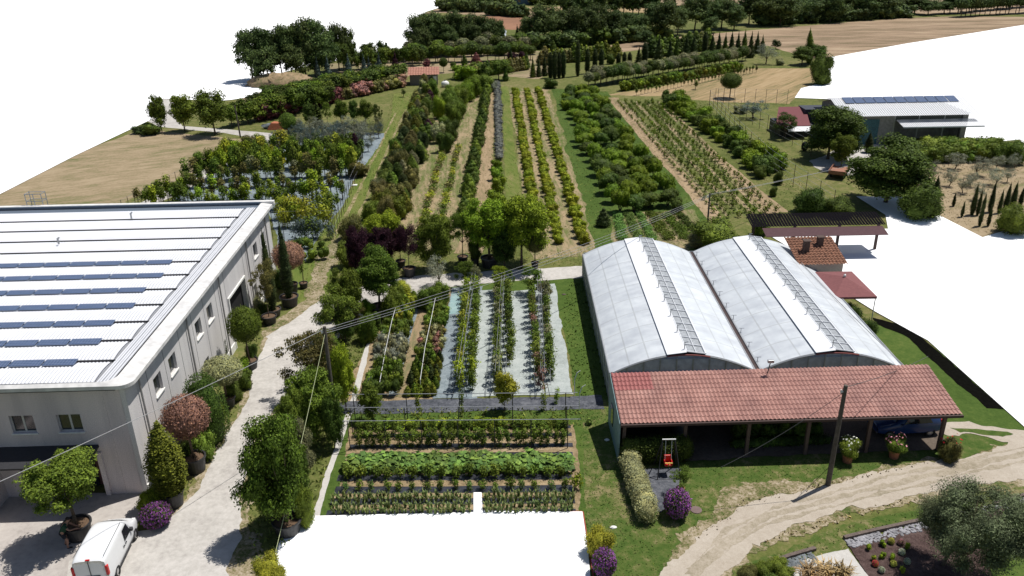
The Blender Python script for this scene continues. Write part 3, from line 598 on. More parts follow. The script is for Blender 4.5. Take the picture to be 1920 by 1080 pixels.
# front wall (faces the camera); the door bay is set back under an awning
fo = [(-6.05, -4.85, 3.95, 4.98), (-3.7, -2.5, 3.95, 4.98), (-6.3, -2.15, 0, 2.9), (-10.6, -9.4, 3.95, 4.98), (-13, -11.8, 3.95, 4.98)]
b = MB(); wall_open(b, -.25, Hw, fo, .28, x0=-Ww); b.build('wall', CONC2, wh)
for o in fo[:2]+fo[3:]: window(wh, (o[0]+o[1])/2, 0, o[2], 1.2, 1.03, 0, 2)
b = MB(); b.box(-6.3, -2.15, .9, 1.0, 0, 2.9); b.build('entrance_wall', plain('red_brown_wall', (.16, .07, .06), .8), wh)
b = MB(); b.box(-5.6, -4.4, .8, .88, 0, 2.2); b.box(-3.9, -2.9, .8, .88, 0, 2.2); b.build('door', GLASS, wh)
b = MB(); b.hexa([(-12.5, -1.5, 2.75), (-1.95, -1.5, 2.75), (-1.95, -.004, 3.0), (-12.5, -.004, 3.0), (-12.5, -1.5, 2.85), (-1.95, -1.5, 2.85), (-1.95, -.004, 3.15), (-12.5, -.004, 3.15)]); b.build('awning', AWN, wh)
b = MB(); b.box(-7.7, -7.3, -4.6, -.004, 0, 2.4); b.box(-13, -7.7, -4.6, -4.3, 0, 2.4); b.build('side_wall', CONC2, wh)
b = MB(); b.box(-2.14, -1.9, -.12, -.004, 0, 2.7); b.box(-1.2, -1.12, -.02, -.004, 0, 6.0); b.build('pilaster', CONC2, wh)
b = MB(); b.box(-Ww, 0, Lw-.28, Lw, 0, Hw-.05); b.build('wall', CONC, wh)
# coping round the roof with a rounded near corner
def ringpts(o, r):
    p = [(-Ww, -o)]
    for k in range(9): a = -pi/2+pi/2*k/8; p.append((o-r+r*cos(a), -o+r+r*sin(a)))
    p.append((o, Lw+.1)); return p
b = MB(); A1 = [(x, y+.2) for x, y in ringpts(.45, .7)]; A2 = [(x-.9, y+.26) for x, y in A1]; A2[0] = (-Ww, -.24); zt = Hw+.08
for i in range(len(A1)-1):
    a, c = A1[i], A1[i+1]; a2, c2 = A2[i], A2[i+1]
    b.quad((*a, zt), (*c, zt), (*c2, zt+.12), (*a2, zt+.12)); b.quad((*a, zt-.2), (*c, zt-.2), (*c, zt), (*a, zt)); b.quad((*a2, zt-.2), (*c2, zt-.2), (*c, zt-.2), (*a, zt-.2)); b.quad((*a2, zt+.12), (*c2, zt+.12), (*c2, zt-.3), (*a2, zt-.3))
streaks(COPE, .12, (.6, .6, .6)); b.build('coping', COPE, wh)
b = MB(); b.box(-Ww, .55, Lw-.05, Lw+.35, Hw+.0, Hw+.3); b.box(-Ww, -.6, Lw-1.1, Lw-.05, Hw-.05, Hw+.05, 1); b.box(-Ww, -.6, Lw-.2, Lw-.051, Hw+.1, Hw+.28, 1); b.build('back_parapet', [COPE, plain('grey_gutter', (.12, .15, .19), .5)], wh)
# corrugated shells of the roof, one part each, running across the building; a step at the back edge of each
NS = 12; P0y, P1y = .0, Lw-1.15; st = (P1y-P0y)/NS
corr = .19
for k in range(NS):
    b = MB(); y0, y1 = P0y+k*st, P0y+(k+1)*st; nx = 0; xe = -1.35 
    xs = np.arange(-Ww, xe, corr/2); prof = [(y0+.12, .02), (y0+.2, .10), (y0+.7, .17), (y0+1.3, .2), (y0+1.8, .17), (y1-.1, .1), (y1+.02, .02)]
    n0 = len(b.v)
    for i, x in enumerate(xs):
        d = .022*(1 if i % 2 else -1)
        for (y, z) in prof: b.v.append((x, y, Hw+.02+z+d))
    q = len(prof)
    for i in range(len(xs)-1):
        for j in range(q-1): a = n0+i*q+j; b.f.append((a, a+q, a+q+1, a+1)); b.m.append(0)
    e_ = len(xs)-1; xx = float(xs[-1])
    for j in range(q-1): b.quad((xx, prof[j][0], Hw-.1), (xx, prof[j+1][0], Hw-.1), (xx, prof[j+1][0], Hw+.02+prof[j+1][1]-.02), (xx, prof[j][0], Hw+.02+prof[j][1]-.02))
    b.build('roof_shell', ROOFW, wh)
    if k < 8:
        s0 = -3.5 - .0*k; e = MB()
        e.box(-Ww, xe+.05, y0-.02, y0+.03, Hw-.02, Hw+.19); e.build('valley_gutter', AWN, wh)
    else:
        e = MB(); e.box(-Ww, xe+.05, y0-.02, y0+.03, Hw-.02, Hw+.19); e.build('valley_gutter', AWN, wh)
b = MB(); 
for k in range(5): b.box(-1.33+k*.15, -1.23+k*.15, .1, Lw-1.1, Hw+.08, Hw+.14+.02*(k % 2))
b.build('edge_flashing', ROOFW, wh)
b = MB(); b.box(-Ww, -.4, -.1, Lw-.3, Hw-.25, Hw-.03); b.build('roof_deck', AWN, wh)
pb = MB(); pb.hexa([(0, 0, 0), (1.62, 0, 0), (1.62, .58, .04), (0, .58, .04), (0, 0, .03), (1.62, 0, .03), (1.62, .58, .07), (0, .58, .07)]); pan = pb.mesh('solar_panel', PVC)
for k in range(1, 8):
    y1 = P0y+k*st + (st if False else 0)
    for i in range(12):
        xr = -2.9 - (0.25 if k % 2 else 0) - i*1.7
        if k == 8 and i > 9: continue
        o = bpy.data.objects.new('solar_panel', pan); COL.objects.link(o); o.parent = wh; o.location = (xr-1.62, y1-.62, Hw+.26)
b = MB()
for (x, y) in ((-9.5, 25.2), (-12.5, 19.8), (-14.6, 14.6), (-16.5, 10.4)): b.tube((x, y, Hw+.3), (x, y, Hw+.75), .07, .07, 6); b.tube((x, y, Hw+.7), (x+.14, y, Hw+.8), .06, .06, 6)
b.build('vent_pipe', MET, wh)
# lattice box on the far left roof edge
b = MB()
for z in (0, .6, 1.2):
    for (a, c) in (((0, 0), (1.3, 0)), ((1.3, 0), (1.3, .7)), ((1.3, .7), (0, .7)), ((0, .7), (0, 0))): b.tube((*a, z), (*c, z), .03, .03, 5)
for (x, y) in ((0, 0), (1.3, 0), (1.3, .7), (0, .7), (.65, 0)): b.tube((x, y, 0), (x, y, 1.25), .035, .035, 5)
b.build('roof_ladder_cage', MET, wh, loc=(-19.6, Lw+.4, Hw))
# ---------------- greenhouse, two bays
gh = empty('greenhouse', G(1146, 702, 2)*1 - Vector((0, 0, 2)), radians(-.2), 'double arched greenhouse of milky white plastic with open roof vents', 'greenhouse')
gh.location.x = 5.95; gh.location.y = 43.6
POLY, _n, _b = newmat('milky_greenhouse_film'); _b.inputs['Roughness'].default_value = .35; _b.inputs['Specular IOR Level'].default_value = .5
_tc = _n.nodes.new('ShaderNodeTexCoord'); _nz = _n.nodes.new('ShaderNodeTexNoise'); _nz.inputs['Scale'].default_value = 1.3; _nz.inputs['Detail'].default_value = 6; _n.links.new(_tc.outputs['Object'], _nz.inputs[0])
_br = _n.nodes.new('ShaderNodeTexBrick'); _br.offset = 0; _br.inputs['Scale'].default_value = 1; _br.inputs['Brick Width'].default_value = 1.15; _br.inputs['Row Height'].default_value = 2.2; _br.inputs['Mortar Size'].default_value = .045; _n.links.new(_tc.outputs['Object'], _br.inputs[0])
_r = ramp(_n, _nz.outputs[0], [(.3, (.54, .57, .60)), (.7, (.65, .68, .70))]); _mx = _n.nodes.new('ShaderNodeMix'); _mx.data_type = 'RGBA'; _n.links.new(_br.outputs['Fac'], _mx.inputs[0]); _n.links.new(_r, _mx.inputs[6]); _mx.inputs[7].default_value = (.49, .51, .52, 1)
_n.links.new(_mx.outputs[2], _b.inputs['Base Color'])
POLYW = plain('clean_white_film', (.76, .77, .79), .4, var=.05, scale=1)
BAYW, GL, HE, HR = 9.0, 20.0, 2.0, 1.3
REDT = plain('red_trim', (.25, .07, .06), .6)
NETM = plain('grey_vent_net', (.30, .32, .34), .7, var=.25)
def arc(t): return HE + HR*(1-abs(2*t-1)**1.9)
for bay in (0, 1):
    X = bay*BAYW; r0, r1, r2 = .385, .505, .635        # white ridge strip and net beside it
    for (ta, tb, mt, nm) in ((0.0, r0, POLY, 'film_cover'), (r2, 1.0, POLY, 'film_cover')):
        b = MB(); k = 12
        for i in range(k):
            t0, t1 = ta+(tb-ta)*i/k, ta+(tb-ta)*(i+1)/k
            for j in range(10): b.quad((X+t0*BAYW, GL*j/10, arc(t0)), (X+t1*BAYW, GL*j/10, arc(t1)), (X+t1*BAYW, GL*(j+1)/10, arc(t1)), (X+t0*BAYW, GL*(j+1)/10, arc(t0)))
        b.build(nm, mt, gh, smooth=True)
    b = MB(); z0 = arc(r0)+.12; z1 = arc(.5)+.14; b.hexa([(X+r0*BAYW-.1, -.12, z0-.05), (X+r1*BAYW, -.12, z1), (X+r1*BAYW, GL, z1), (X+r0*BAYW-.1, GL, z0-.05), (X+r0*BAYW-.1, -.12, z0-.02), (X+r1*BAYW, -.12, z1+.03), (X+r1*BAYW, GL, z1+.03), (X+r0*BAYW-.1, GL, z0-.02)]); b.build('roof_vent_flap', POLYW, gh)
    b = MB(); zA, zB = z1-.03, arc(r2)+.05; xA, xB = X+r1*BAYW+.03, X+r2*BAYW; b.quad((xA, 0, zA), (xB, 0, zB), (xB, GL, zB), (xA, GL, zA)); nt_ = b.build('vent_net', NETM, gh)
    b = MB()
    for j in range(21): y = j*GL/20; b.tube((xA, y, zA+.05), (xB, y, zB+.05), .035, .035, 5)
    b.tube((xA, 0, zA+.05), (xA, GL, zA+.05), .04, .04, 5); b.tube((xB, 0, zB+.05), (xB, GL, zB+.05), .05, .05, 5); b.tube((X+.5*(r1+r2)*BAYW, 0, (zA+zB)/2+.05), (X+.5*(r1+r2)*BAYW, GL, (zA+zB)/2+.05), .025, .025, 5)
    b.build('vent_frame', POLYW, gh)
    b = MB()
    for j in range(9): y = .3+j*2.35; b.tube((xA-.1, y, zA), (xA-.1, y, zA+.55), .03, .03, 5); b.tube((xA-.1, y, zA+.5), (xA+.1, y, zA+.55), .025, .025, 5)
    b.build('vent_crank', MET, gh)
    for (yy, s) in ((0, -1), (GL, 1)):              # gable walls
        b = MB(); k = 24
        for i in range(k): t0, t1 = i/k, (i+1)/k; q = [(X+t0*BAYW, yy, 0), (X+t1*BAYW, yy, 0), (X+t1*BAYW, yy, arc(t1)-.02), (X+t0*BAYW, yy, arc(t0)-.02)]; b.quad(*(q if s < 0 else q[::-1]))
        b.build('gable_wall', plain('gable_film', (.55, .57, .58), .5, var=.2, scale=3), gh)
        b = MB()
        for i in range(k):
            t0, t1 = i/k, (i+1)/k; b.tube((X+t0*BAYW, yy+s*.06, arc(t0)-.05), (X+t1*BAYW, yy+s*.06, arc(t1)-.05), .05, .05, 6, 1 if .34 < t0 < .66 else 0)
        for i in range(1, 9): t = i/9; b.tube((X+t*BAYW, yy+s*.05, 0), (X+t*BAYW, yy+s*.05, arc(t)-.05), .035, .035, 5)
        b.tube((X, yy+s*.05, 2.1), (X+BAYW, yy+s*.05, 2.1), .04, .04, 5); b.tube((X+.3*BAYW, yy+s*.05, 3.0), (X+.7*BAYW, yy+s*.05, 3.0), .035, .035, 5)
        b.build('gable_frame', [MET, REDT], gh)
SIDE = plain('side_film', (.33, .35, .36), .5, var=.3, scale=2)
for X, s in ((0, -1), (2*BAYW, 1)):
    b = MB(); b.box(X-.03, X+.03, 0, GL, 0, HE); b.build('side_wall', SIDE, gh)
    b = MB()
    for j in range(21): b.tube((X+s*.06, j, 0), (X+s*.06, j, HE), .03, .03, 5)
    b.tube((X+s*.06, 0, 1.0), (X+s*.06, GL, 1.0), .03, .03, 5); b.tube((X+s*.05, 0, HE), (X+s*.05, GL, HE), .06, .06, 6); b.build('side_frame', MET, gh)
b = MB(); b.box(BAYW-.13, BAYW+.13, -.05, GL, HE-.02, HE+.07, 0); b.box(BAYW-.2, BAYW-.13, -.05, GL, HE-.02, HE+.14, 1); b.box(BAYW+.13, BAYW+.2, -.05, GL, HE-.02, HE+.14, 1); b.build('valley_gutter', [plain('rust_brown_gutter', (.05, .03, .028), .7), MET], gh)
b = MB()
for j in range(10): y = 1+j*2; b.tube((BAYW+.25, y, HE+.1), (BAYW+.25, y, HE+.45), .025, .025, 5); b.tube((BAYW+.1, y, HE+.45), (BAYW+.45, y, HE+.45), .02, .02, 5)
b.build('rain_bird', MET, gh)
# ---------------- tiled canopy in front of the greenhouse
TILE, _n, _b = newmat('terracotta_sheet_tile'); _tc = _n.nodes.new('ShaderNodeTexCoord'); _nz = _n.nodes.new('ShaderNodeTexNoise'); _nz.inputs['Scale'].default_value = 1.1; _nz.inputs['Detail'].default_value = 7; _n.links.new(_tc.outputs['Object'], _nz.inputs[0])
_n.links.new(ramp(_n, _nz.outputs[0], [(.3, (.30, .15, .125)), (.5, (.36, .185, .152)), (.72, (.43, .235, .195))]), _b.inputs['Base Color']); _b.inputs['Roughness'].default_value = .75
TILE2 = plain('newer_red_tile', (.33, .12, .11), .7, var=.1)
TRIM = plain('dark_brown_trim', (.06, .035, .03), .7)
TEAL = plain('pale_teal_panel', (.20, .30, .31), .6, var=.15)
def tile_roof(name, W, D, z0, z1, mat, parent, pitch=.23, nrow=11, amp=.045, mi_f=None, loc=None, mats=None, rows=.03):
    b = MB(); nx = int(W/pitch*4); q = nrow*2
    for i in range(nx+1):
        x = W*i/nx; ph = sin(2*pi*x/pitch); w = amp*ph if ph > 0 else amp*.5*ph
        for j in range(nrow):
            for e in (0, 1): t = (j+e)/nrow; b.v.append((x, D*t - (0 if e else .0), z0+(z1-z0)*t + w + (rows if e == 0 else -.0)))
    for i in range(nx):
        for j in range(q-1):
            a = i*q+j; b.f.append((a, a+q, a+q+1, a+1)); b.m.append(mi_f(i/nx*W, j/q*D) if mi_f else 0)
    return b.build(name, mats or mat, parent, loc=loc)
CW, CD, CF, CB = 18.6, 4.1, 2.55, 3.35
cp = empty('canopy_shed', (5.75, 37.2, 0), radians(1.3), 'open-fronted shed with long pinkish terracotta tile roof in front of greenhouse', 'shed')
streaks(TILE, .18, (.8, .25, 1)); streaks(POLY, .14, (.25, 1.0, 1))
tr = tile_roof('roof', CW, CD, CF, CB, None, cp, mi_f=lambda x, y: 1 if x < 2.2 and y > CD*.58 else 0, mats=[TILE, TILE2])
b = MB(); b.hexa([(.05, .1, CF-.1), (CW-.05, .1, CF-.1), (CW-.05, CD, CB-.1), (.05, CD, CB-.1), (.05, .1, CF-.04), (CW-.05, .1, CF-.04), (CW-.05, CD, CB-.04), (.05, CD, CB-.04)]); b.build('roof_deck', TRIM, cp)
b = MB(); b.box(-.02, CW+.02, -.12, .0, CF-.16, CF-.02); b.build('gutter', TRIM, cp)
b = MB()
for i in range(3): b.box(0, CW, .3+i*1.8, .42+i*1.8, CF-.2+i*.33, CF-.1+i*.33)
b.build('beam', TRIM, cp)
for i, x in enumerate((.25, 3.6, 7.1, 10.4, 13.8, 17.9)):
    b = MB(); b.box(x-.09, x+.09, .25, .43, 0, CF-.1); b.build('post', plain('grey_brown_post', (.12, .08, .065), .8), cp)
b = MB(); b.box(0, CW-6.5, CD-.15, CD, 0, CB-.12); b.build('back_wall', plain('grey_plaster', (.22, .2, .19), .9), cp)
b = MB(); b.hexa([(-.06, .1, 0), (0, .1, 0), (0, CD, 0), (-.06, CD, 0), (-.06, .1, CF-.05), (0, .1, CF-.05), (0, CD, CB-.05), (-.06, CD, CB-.05)]); b.build('side_wall', TEAL, cp)
b = MB(); b.box(-.1, -.061, 2.2, 2.9, .9, 2.1); b.build('side_window', GLASS, cp)
b = MB(); b.box(3.55, 3.63, .5, CD-.2, 0, 2.4); b.build('partition', plain('inner_plaster', (.25, .23, .22), .9), cp)
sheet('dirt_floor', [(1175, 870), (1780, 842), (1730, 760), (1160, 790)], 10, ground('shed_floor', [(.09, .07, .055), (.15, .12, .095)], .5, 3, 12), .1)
# floodlight on the canopy's back edge
fl = empty('floodlight', (cp.location.x+8.9, 41.0, CB-.02), 0, 'small floodlight on a short pole at the tiled roof ridge', 'lamp')
b = MB(); b.tube((0, 0, 0), (.1, 0, .75), .03, .03, 6); b.build('pole', DMET, fl); b = MB(); b.box(-.08, .28, -.1, .06, .72, .9); b.build('lamp_head', MET, fl, bevel=.02)
# ---------------- barn on the right with solar panels
bn = empty('barn', (44.5, 107.3, 0), radians(.5), 'pale metal-roofed barn with a row of solar panels beside the yard', 'barn')
BW, BD, BE, BR = 16.2, 9.0, 4.0, 5.3
BWALL = plain('grey_block_wall', (.28, .27, .25), .9, var=.2, scale=3); SHEETM = plain('pale_metal_sheet', (.6, .61, .63), .5, var=.07)
BLUED = plain('blue_green_sliding_door', (.05, .13, .15), .6, var=.3)
b = MB(); b.quad((0, 0, 0), (0, BD, 0), (0, BD, BE), (0, 0, BE)); b.f.append((len(b.v), len(b.v)+1, len(b.v)+2)); b.m.append(0); b.v += [(0, 0, BE), (0, BD, BE), (0, BD/2, BR)]
b.box(0, 4.4, .0, .2, 3.3, BE); b.box(4.4, 6.4, 0, .2, 0, BE); b.box(6.4, BW-.5, 2.8, 3.0, 0, 3.3); b.box(BW-.7, BW, 0, BD, 0, BE); b.box(0, BW, BD-.2, BD, 0, BE); b.build('wall', BWALL, bn)
b = MB(); b.box(.3, 4.4, -.12, 0, 0, 3.3); b.build('sliding_door', BLUED, bn)
b = MB(); b.box(6.4, BW-.7, .05, .15, 3.1, BE); b.build('clerestory', plain('dark_clerestory', (.06, .065, .06), .4), bn)
for x in (6.4, 9.6, 13, BW-.9): b = MB(); b.box(x, x+.14, .0, .2, 0, BE); b.build('column', MET if x < 14 else AWN, bn)
for s in (0, 1):
    b = MB(); n = 120; ya, yb = (-.9, BD/2) if s == 0 else (BD+.5, BD/2); za = BE-.1
    for i in range(n):
        x0 = -.8+(BW+1.9)*i/n; x1 = -.8+(BW+1.9)*(i+1)/n; d = .04 if i % 2 else 0; q = [(x0, ya, za+d), (x1, ya, za+d), (x1, yb, BR+.05+d), (x0, yb, BR+.05+d)]; b.quad(*(q if s == 0 else q[::-1]))
    b.build('roof', SHEETM, bn)
for i in range(11):
    b = MB(); x0 = .7+i*1.4; z = lambda y: BE-.1+(y+.9)/(BD/2+.9)*(BR+.15-BE)+.1
    b.hexa([(x0, 2.6, z(2.6)), (x0+1.28, 2.6, z(2.6)), (x0+1.28, 4.3, z(4.3)), (x0, 4.3, z(4.3)), (x0, 2.6, z(2.6)+.04), (x0+1.28, 2.6, z(2.6)+.04), (x0+1.28, 4.3, z(4.3)+.04), (x0, 4.3, z(4.3)+.04)]); b.build('solar_panel', PVC, bn)
b = MB(); n = 80
for i in range(n): x0 = 6.6+10.6*i/n; x1 = 6.6+10.6*(i+1)/n; d = .03 if i % 2 else 0; b.quad((x0, -2.4, 2.75+d), (x1, -2.4, 2.75+d), (x1, -.02, 3.2+d), (x0, -.02, 3.2+d))
b.box(6.6, 17.2, -2.42, -2.36, 2.6, 2.76); b.build('side_awning', SHEETM, bn)
# dark sheds behind the barn
sh2 = empty('lean_to_shed', (37.5, 112, 0), 0, 'small shed with a dark red sheet roof left of the barn', 'shed')
b = MB(); b.box(0, 4.5, 0, 5, 0, 1.6); b.build('wall', AWN, sh2); b = MB(); b.hexa([(-1, -.8, 1.65), (3.8, -.8, 1.65), (5, 5.5, 3.0), (1.2, 5.5, 3.0), (-1, -.8, 1.72), (3.8, -.8, 1.72), (5, 5.5, 3.07), (1.2, 5.5, 3.07)]); b.build('roof', plain('dark_red_sheet', (.14, .025, .03), .7), sh2)
b = MB(); b.hexa([(.6, -1.6, 1.1), (3.8, -1.6, 1.1), (3.8, -.85, 1.6), (.6, -.85, 1.6), (.6, -1.6, 1.15), (3.8, -1.6, 1.15), (3.8, -.85, 1.65), (.6, -.85, 1.65)]); b.build('front_flap', SHEETM, sh2)
sh3 = empty('dark_shed', (43.2, 114, 0), 0, 'low dark shed behind the barn with a red ridge edge', 'shed')
b = MB(); b.box(-1.5, 14, 1, 4, 0, 3.15); b.build('wall', plain('slate_blue_wall', (.04, .045, .06), .7), sh3); b = MB(); b.hexa([(4, .4, 3.2), (15, .4, 3.2), (15, 4.4, 3.9), (4, 4.4, 3.9), (4, .4, 3.3), (15, .4, 3.3), (15, 4.4, 4.0), (4, 4.4, 4.0)]); b.build('roof', plain('maroon_sheet', (.25, .05, .05), .7), sh3)
# ---------------- small tool shed far centre
ts = empty('tool_shed', G(769, 160), radians(4), 'small block tool shed with a terracotta roof and white door far off', 'shed')
b = MB(); b.box(0, 5.3, 0, 4, 0, 1.9); b.build('wall', plain('grey_blocks', (.2, .18, .16), .9), ts)
tile_roof('roof', 6.0, 4.9, 1.95, 2.7, plain('old_terracotta', (.34, .16, .11), .8, var=.25, scale=4), ts, pitch=.5, nrow=5, loc=(-.35, -.45, 0))
b = MB(); b.box(4.5, 5.1, -.06, 0, 0, 1.6); b.build('door', STONE, ts); b = MB(); b.box(3.6, 4.2, -.05, 0, .6, 1.4); b.build('window', GLASS, ts)
tk = empty('water_tank', G(835, 163), 0, 'small white round tank in the grass right of the tool shed', 'tank'); b = MB(); b.lathe([(0, .0), (.7, .1), (.75, .5), (.7, .9), (.25, 1.15), (0, 1.2)], 16); b.build('drum', STONE, tk, smooth=True); b = MB(); b.tube((0, 0, 1.15), (0, 0, 1.3), .2, .2, 10); b.build('lid', DMET, tk)
# far houses
for i, (x, y, w, h, c, lab) in enumerate(((968, 9, 16, 3.2, (.10, .17, .24), 'long blue-grey shed on the horizon left of two low houses'), (1018, 7, 12, 3.4, (.42, .36, .32), 'pale low house on the horizon right of the blue-grey shed'), (1052, 7, 11, 3.6, (.38, .33, .3), 'low beige house furthest right on the horizon'))):
    e = empty('farm_building', G(x, y), 0, lab, 'building'); b = MB(); b.box(-w/2, w/2, 0, 8, 0, h); b.build('wall', plain('far_wall', c, .8), e)
    b = MB(); b.hexa([(-w/2-.5, -.6, h), (w/2+.5, -.6, h), (w/2+.5, 4, h+1.6), (-w/2-.5, 4, h+1.6), (-w/2-.5, -.6, h+.15), (w/2+.5, -.6, h+.15), (w/2+.5, 4, h+1.75), (-w/2-.5, 4, h+1.75)]); b.build('roof', plain('far_roof', (.3, .15, .12), .8), e)
    b = MB()
    for k in range(4): b.box(-w/2+1+k*w/4.2, -w/2+2+k*w/4.2, -.05, 0, 1, 2)
    b.build('window', GLASS, e)
# ---------------- pergola and fragments behind the greenhouse
pg = empty('pergola', G(1398, 402, 3)-Vector((0, 0, 3)), radians(.5), 'dark-roofed pergola with a maroon awning behind the greenhouse', 'pergola')
b = MB(); n = 90
for i in range(n): x0 = 11.9*i/n; x1 = 11.9*(i+1)/n; d = .03*(i % 2); b.quad((x0, -2.2, 2.55+d), (x1, -2.2, 2.55+d), (x1, .1, 3.0+d), (x0, .1, 3.0+d))
b.build('roof', plain('black_corrugated_sheet', (.010, .009, .011), .95, spec=0), pg)
b = MB(); b.hexa([(.9, -3.6, 2.1), (11.6, -3.6, 2.1), (11.6, -2.2, 2.42), (.9, -2.2, 2.42), (.9, -3.6, 2.14), (11.6, -3.6, 2.14), (11.6, -2.2, 2.46), (.9, -2.2, 2.46)]); b.build('awning', plain('maroon_canvas', (.085, .042, .046), .9), pg)
for x in (.3, 4, 8, 11.5):
    b = MB(); b.box(x-.1, x+.1, -1.8, -1.6, 0, 2.6); b.build('post', TRIM, pg)
hs = empty('tiled_outhouse', (22.7, 59.3, 0), radians(1), 'small outhouse with old terracotta pantiles and two chimneys by the greenhouse', 'house')
b = MB(); b.box(0, 3.4, 0, 3.2, 0, 2.55); b.build('wall', plain('cream_plaster', (.5, .45, .38), .9), hs)
OT = plain('weathered_pantiles', (.22, .105, .065), .9, var=.45, scale=5, bump=.4)
tile_roof('roof', 3.9, 3.9, 2.6, 3.5, OT, hs, pitch=.28, nrow=11, amp=.06, loc=(-.25, -.3, 0), rows=.05)
for (x, y) in ((.9, 1.6), (2.3, 2.4)):
    b = MB(); b.box(x-.22, x+.22, y-.2, y+.2, 2.9, 3.9); b.box(x-.3, x+.3, y-.28, y+.28, 3.9, 3.97); c_ = b.build('chimney', plain('sooty_chimney', (.09, .06, .05), .9), hs)
gz = empty('garden_gazebo', (25.0, 56.3, 0), radians(0), 'square gazebo with a maroon four-sided canvas roof by the greenhouse', 'gazebo')
GM = plain('maroon_gazebo_canvas', (.20, .075, .075), .9, var=.1); b = MB(); r = 1.55; top = (0, 0, 2.75)
cs = [(-r, -2.4, 2.15), (r, -2.4, 2.15), (r, 2.4, 2.15), (-r, 2.4, 2.15)]
for i in range(4): a, c = cs[i], cs[(i+1) % 4]; b.v += [a, c, top]; n = len(b.v); b.f.append((n-3, n-2, n-1)); b.m.append(0); b.quad((a[0], a[1], 1.98), (c[0], c[1], 1.98), c, a)
b.build('canopy', GM, gz); b = MB()
for c in cs: b.tube((c[0]*.96, c[1]*.96, 0), (c[0]*.96, c[1]*.96, 2.15), .035, .035, 6)
b.build('frame', MET, gz); b = MB(); b.lathe([(0, 2.74), (.1, 2.76), (.1, 2.9), (0, 2.95)], 8); b.tube((0, 0, 2.9), (0, 0, 3.15), .02, .01, 5); b.build('finial', MET, gz)
# roof edge of the cut-out house: only a thin red line of its eave is left
b = MB(); A = G(1092, 961); b.box(A.x-1.9, A.x, A.y-.06, A.y+.06, 0, .06); b.hexa([(A.x, A.y, 0), (A.x+.06, A.y, 0), (G(1114, 1100).x+.06, G(1114, 1100).y, 0), (G(1114, 1100).x, G(1114, 1100).y, 0), (A.x, A.y, .07), (A.x+.06, A.y, .07), (G(1114, 1100).x+.06, G(1114, 1100).y, .07), (G(1114, 1100).x, G(1114, 1100).y, .07)])
tag(b.build('red_edging', plain('red_edging_tile', (.3, .05, .03), .7)), 'thin red edging strip at the near end of the leek rows', 'edging')
# ================================================================== PLANTS
# --- potted plants along the warehouse wall
T('tree_high', 150, 1006, 858, 160, 'mid', 'wide-crowned citrus-like tree in a large black pot before the entrance', 'tree', pot=(50, .85), var=0)
T('flowerball', 297, 985, 945, 56, None, 'mound of purple flowers beside the white van nose', 'flowers', name='flower_bush')
T('bush_near', 286, 958, 918, 52, 'bright', 'loose light green shrub behind the purple flowers by the warehouse corner', 'shrub')
T('thuja', 326, 946, 792, 70, 'thuja', 'broad yellow-green thuja in a black pot at the warehouse corner', 'thuja', pot=(44, .9), var=0)
T('ball', 368, 882, 747, 80, 'pinkish', 'large pinkish-brown leaved ball tree in a black pot by the wall', 'tree', pot=(42, .95), name='ball_tree')
T('dome', 395, 828, 700, 84, 'dark', 'dark green clipped dome behind the pinkish ball tree', 'shrub', pot=(36, .7))
T('ball', 428, 762, 672, 70, 'variegated', 'whitish variegated ball shrub in a black pot left of the road bend', 'shrub', pot=(30, .7), name='ball_tree')
T('bush', 388, 860, 805, 44, 'mid', 'low bright shrub squeezed beneath the pinkish ball tree', 'shrub')
T('bush_near', 342, 905, 868, 26, 'mid', 'small green shrub between the thuja pot and the pinkish ball tree', 'shrub')
T('cypress', 388, 712, 645, 20, 'cypress', 'short dark pointed cypress against the warehouse wall', 'cypress', var=0)
T('cypress', 418, 678, 597, 24, 'cypress', 'taller dark pointed cypress nearer the warehouse gate', 'cypress', var=1)
T('ball', 470, 690, 578, 58, 'green', 'round green topiary ball on a leaning stem in a pot by the gate', 'topiary', pot=(30, .65), lean=(0, -.0), name='ball_tree')
T('bush_near', 452, 708, 668, 38, 'bright', 'bright green low shrub between the ball topiary and the variegated ball', 'shrub')
T('bush', 462, 728, 690, 30, 'dark', 'small dark shrub in front of the bright green one by the road', 'shrub')
T('spread', 506, 606, 488, 46, 'brown', 'small open-crowned olive-brown tree in a black pot beside the gate', 'tree', pot=(28, .65))
T('bush_near', 488, 592, 552, 26, 'variegated', 'small cream-leaved shrub at the gate edge', 'shrub')
T('cypress', 514, 592, 430, 22, 'cypress', 'tall narrow cypress in a brown pot, nearer of the two at the gate', 'cypress', pot=(28, .6), var=0)
T('cypress', 544, 573, 414, 25, 'cypress', 'tallest narrow cypress in a black pot, farther of the two', 'cypress', pot=(34, .85), var=1)
T('ball', 549, 548, 455, 56, 'pinkish', 'pinkish leaved round tree behind the tallest cypress', 'tree', pot=(22, .8), name='ball_tree')
T('standard', 570, 540, 476, 24, 'mid', 'thin young tree in a black pot beside the lane', 'tree', pot=(16, .5))
for i, (x, yb, yt, w, c) in enumerate(((352, 872, 826, 40, 'dark'), (408, 812, 768, 40, 'green'), (440, 752, 712, 34, 'dark'), (412, 790, 745, 30, 'mid'), (474, 680, 640, 26, 'dark'), (480, 618, 575, 26, 'green'), (498, 596, 565, 24, 'dark'), (374, 800, 752, 34, 'dark'), (528, 540, 500, 34, 'dark'))): T('bush_near', x, yb, yt, w, c, f'{od(i)} filler shrub among the pots along the warehouse wall', 'shrub', 'filler shrubs along the warehouse')
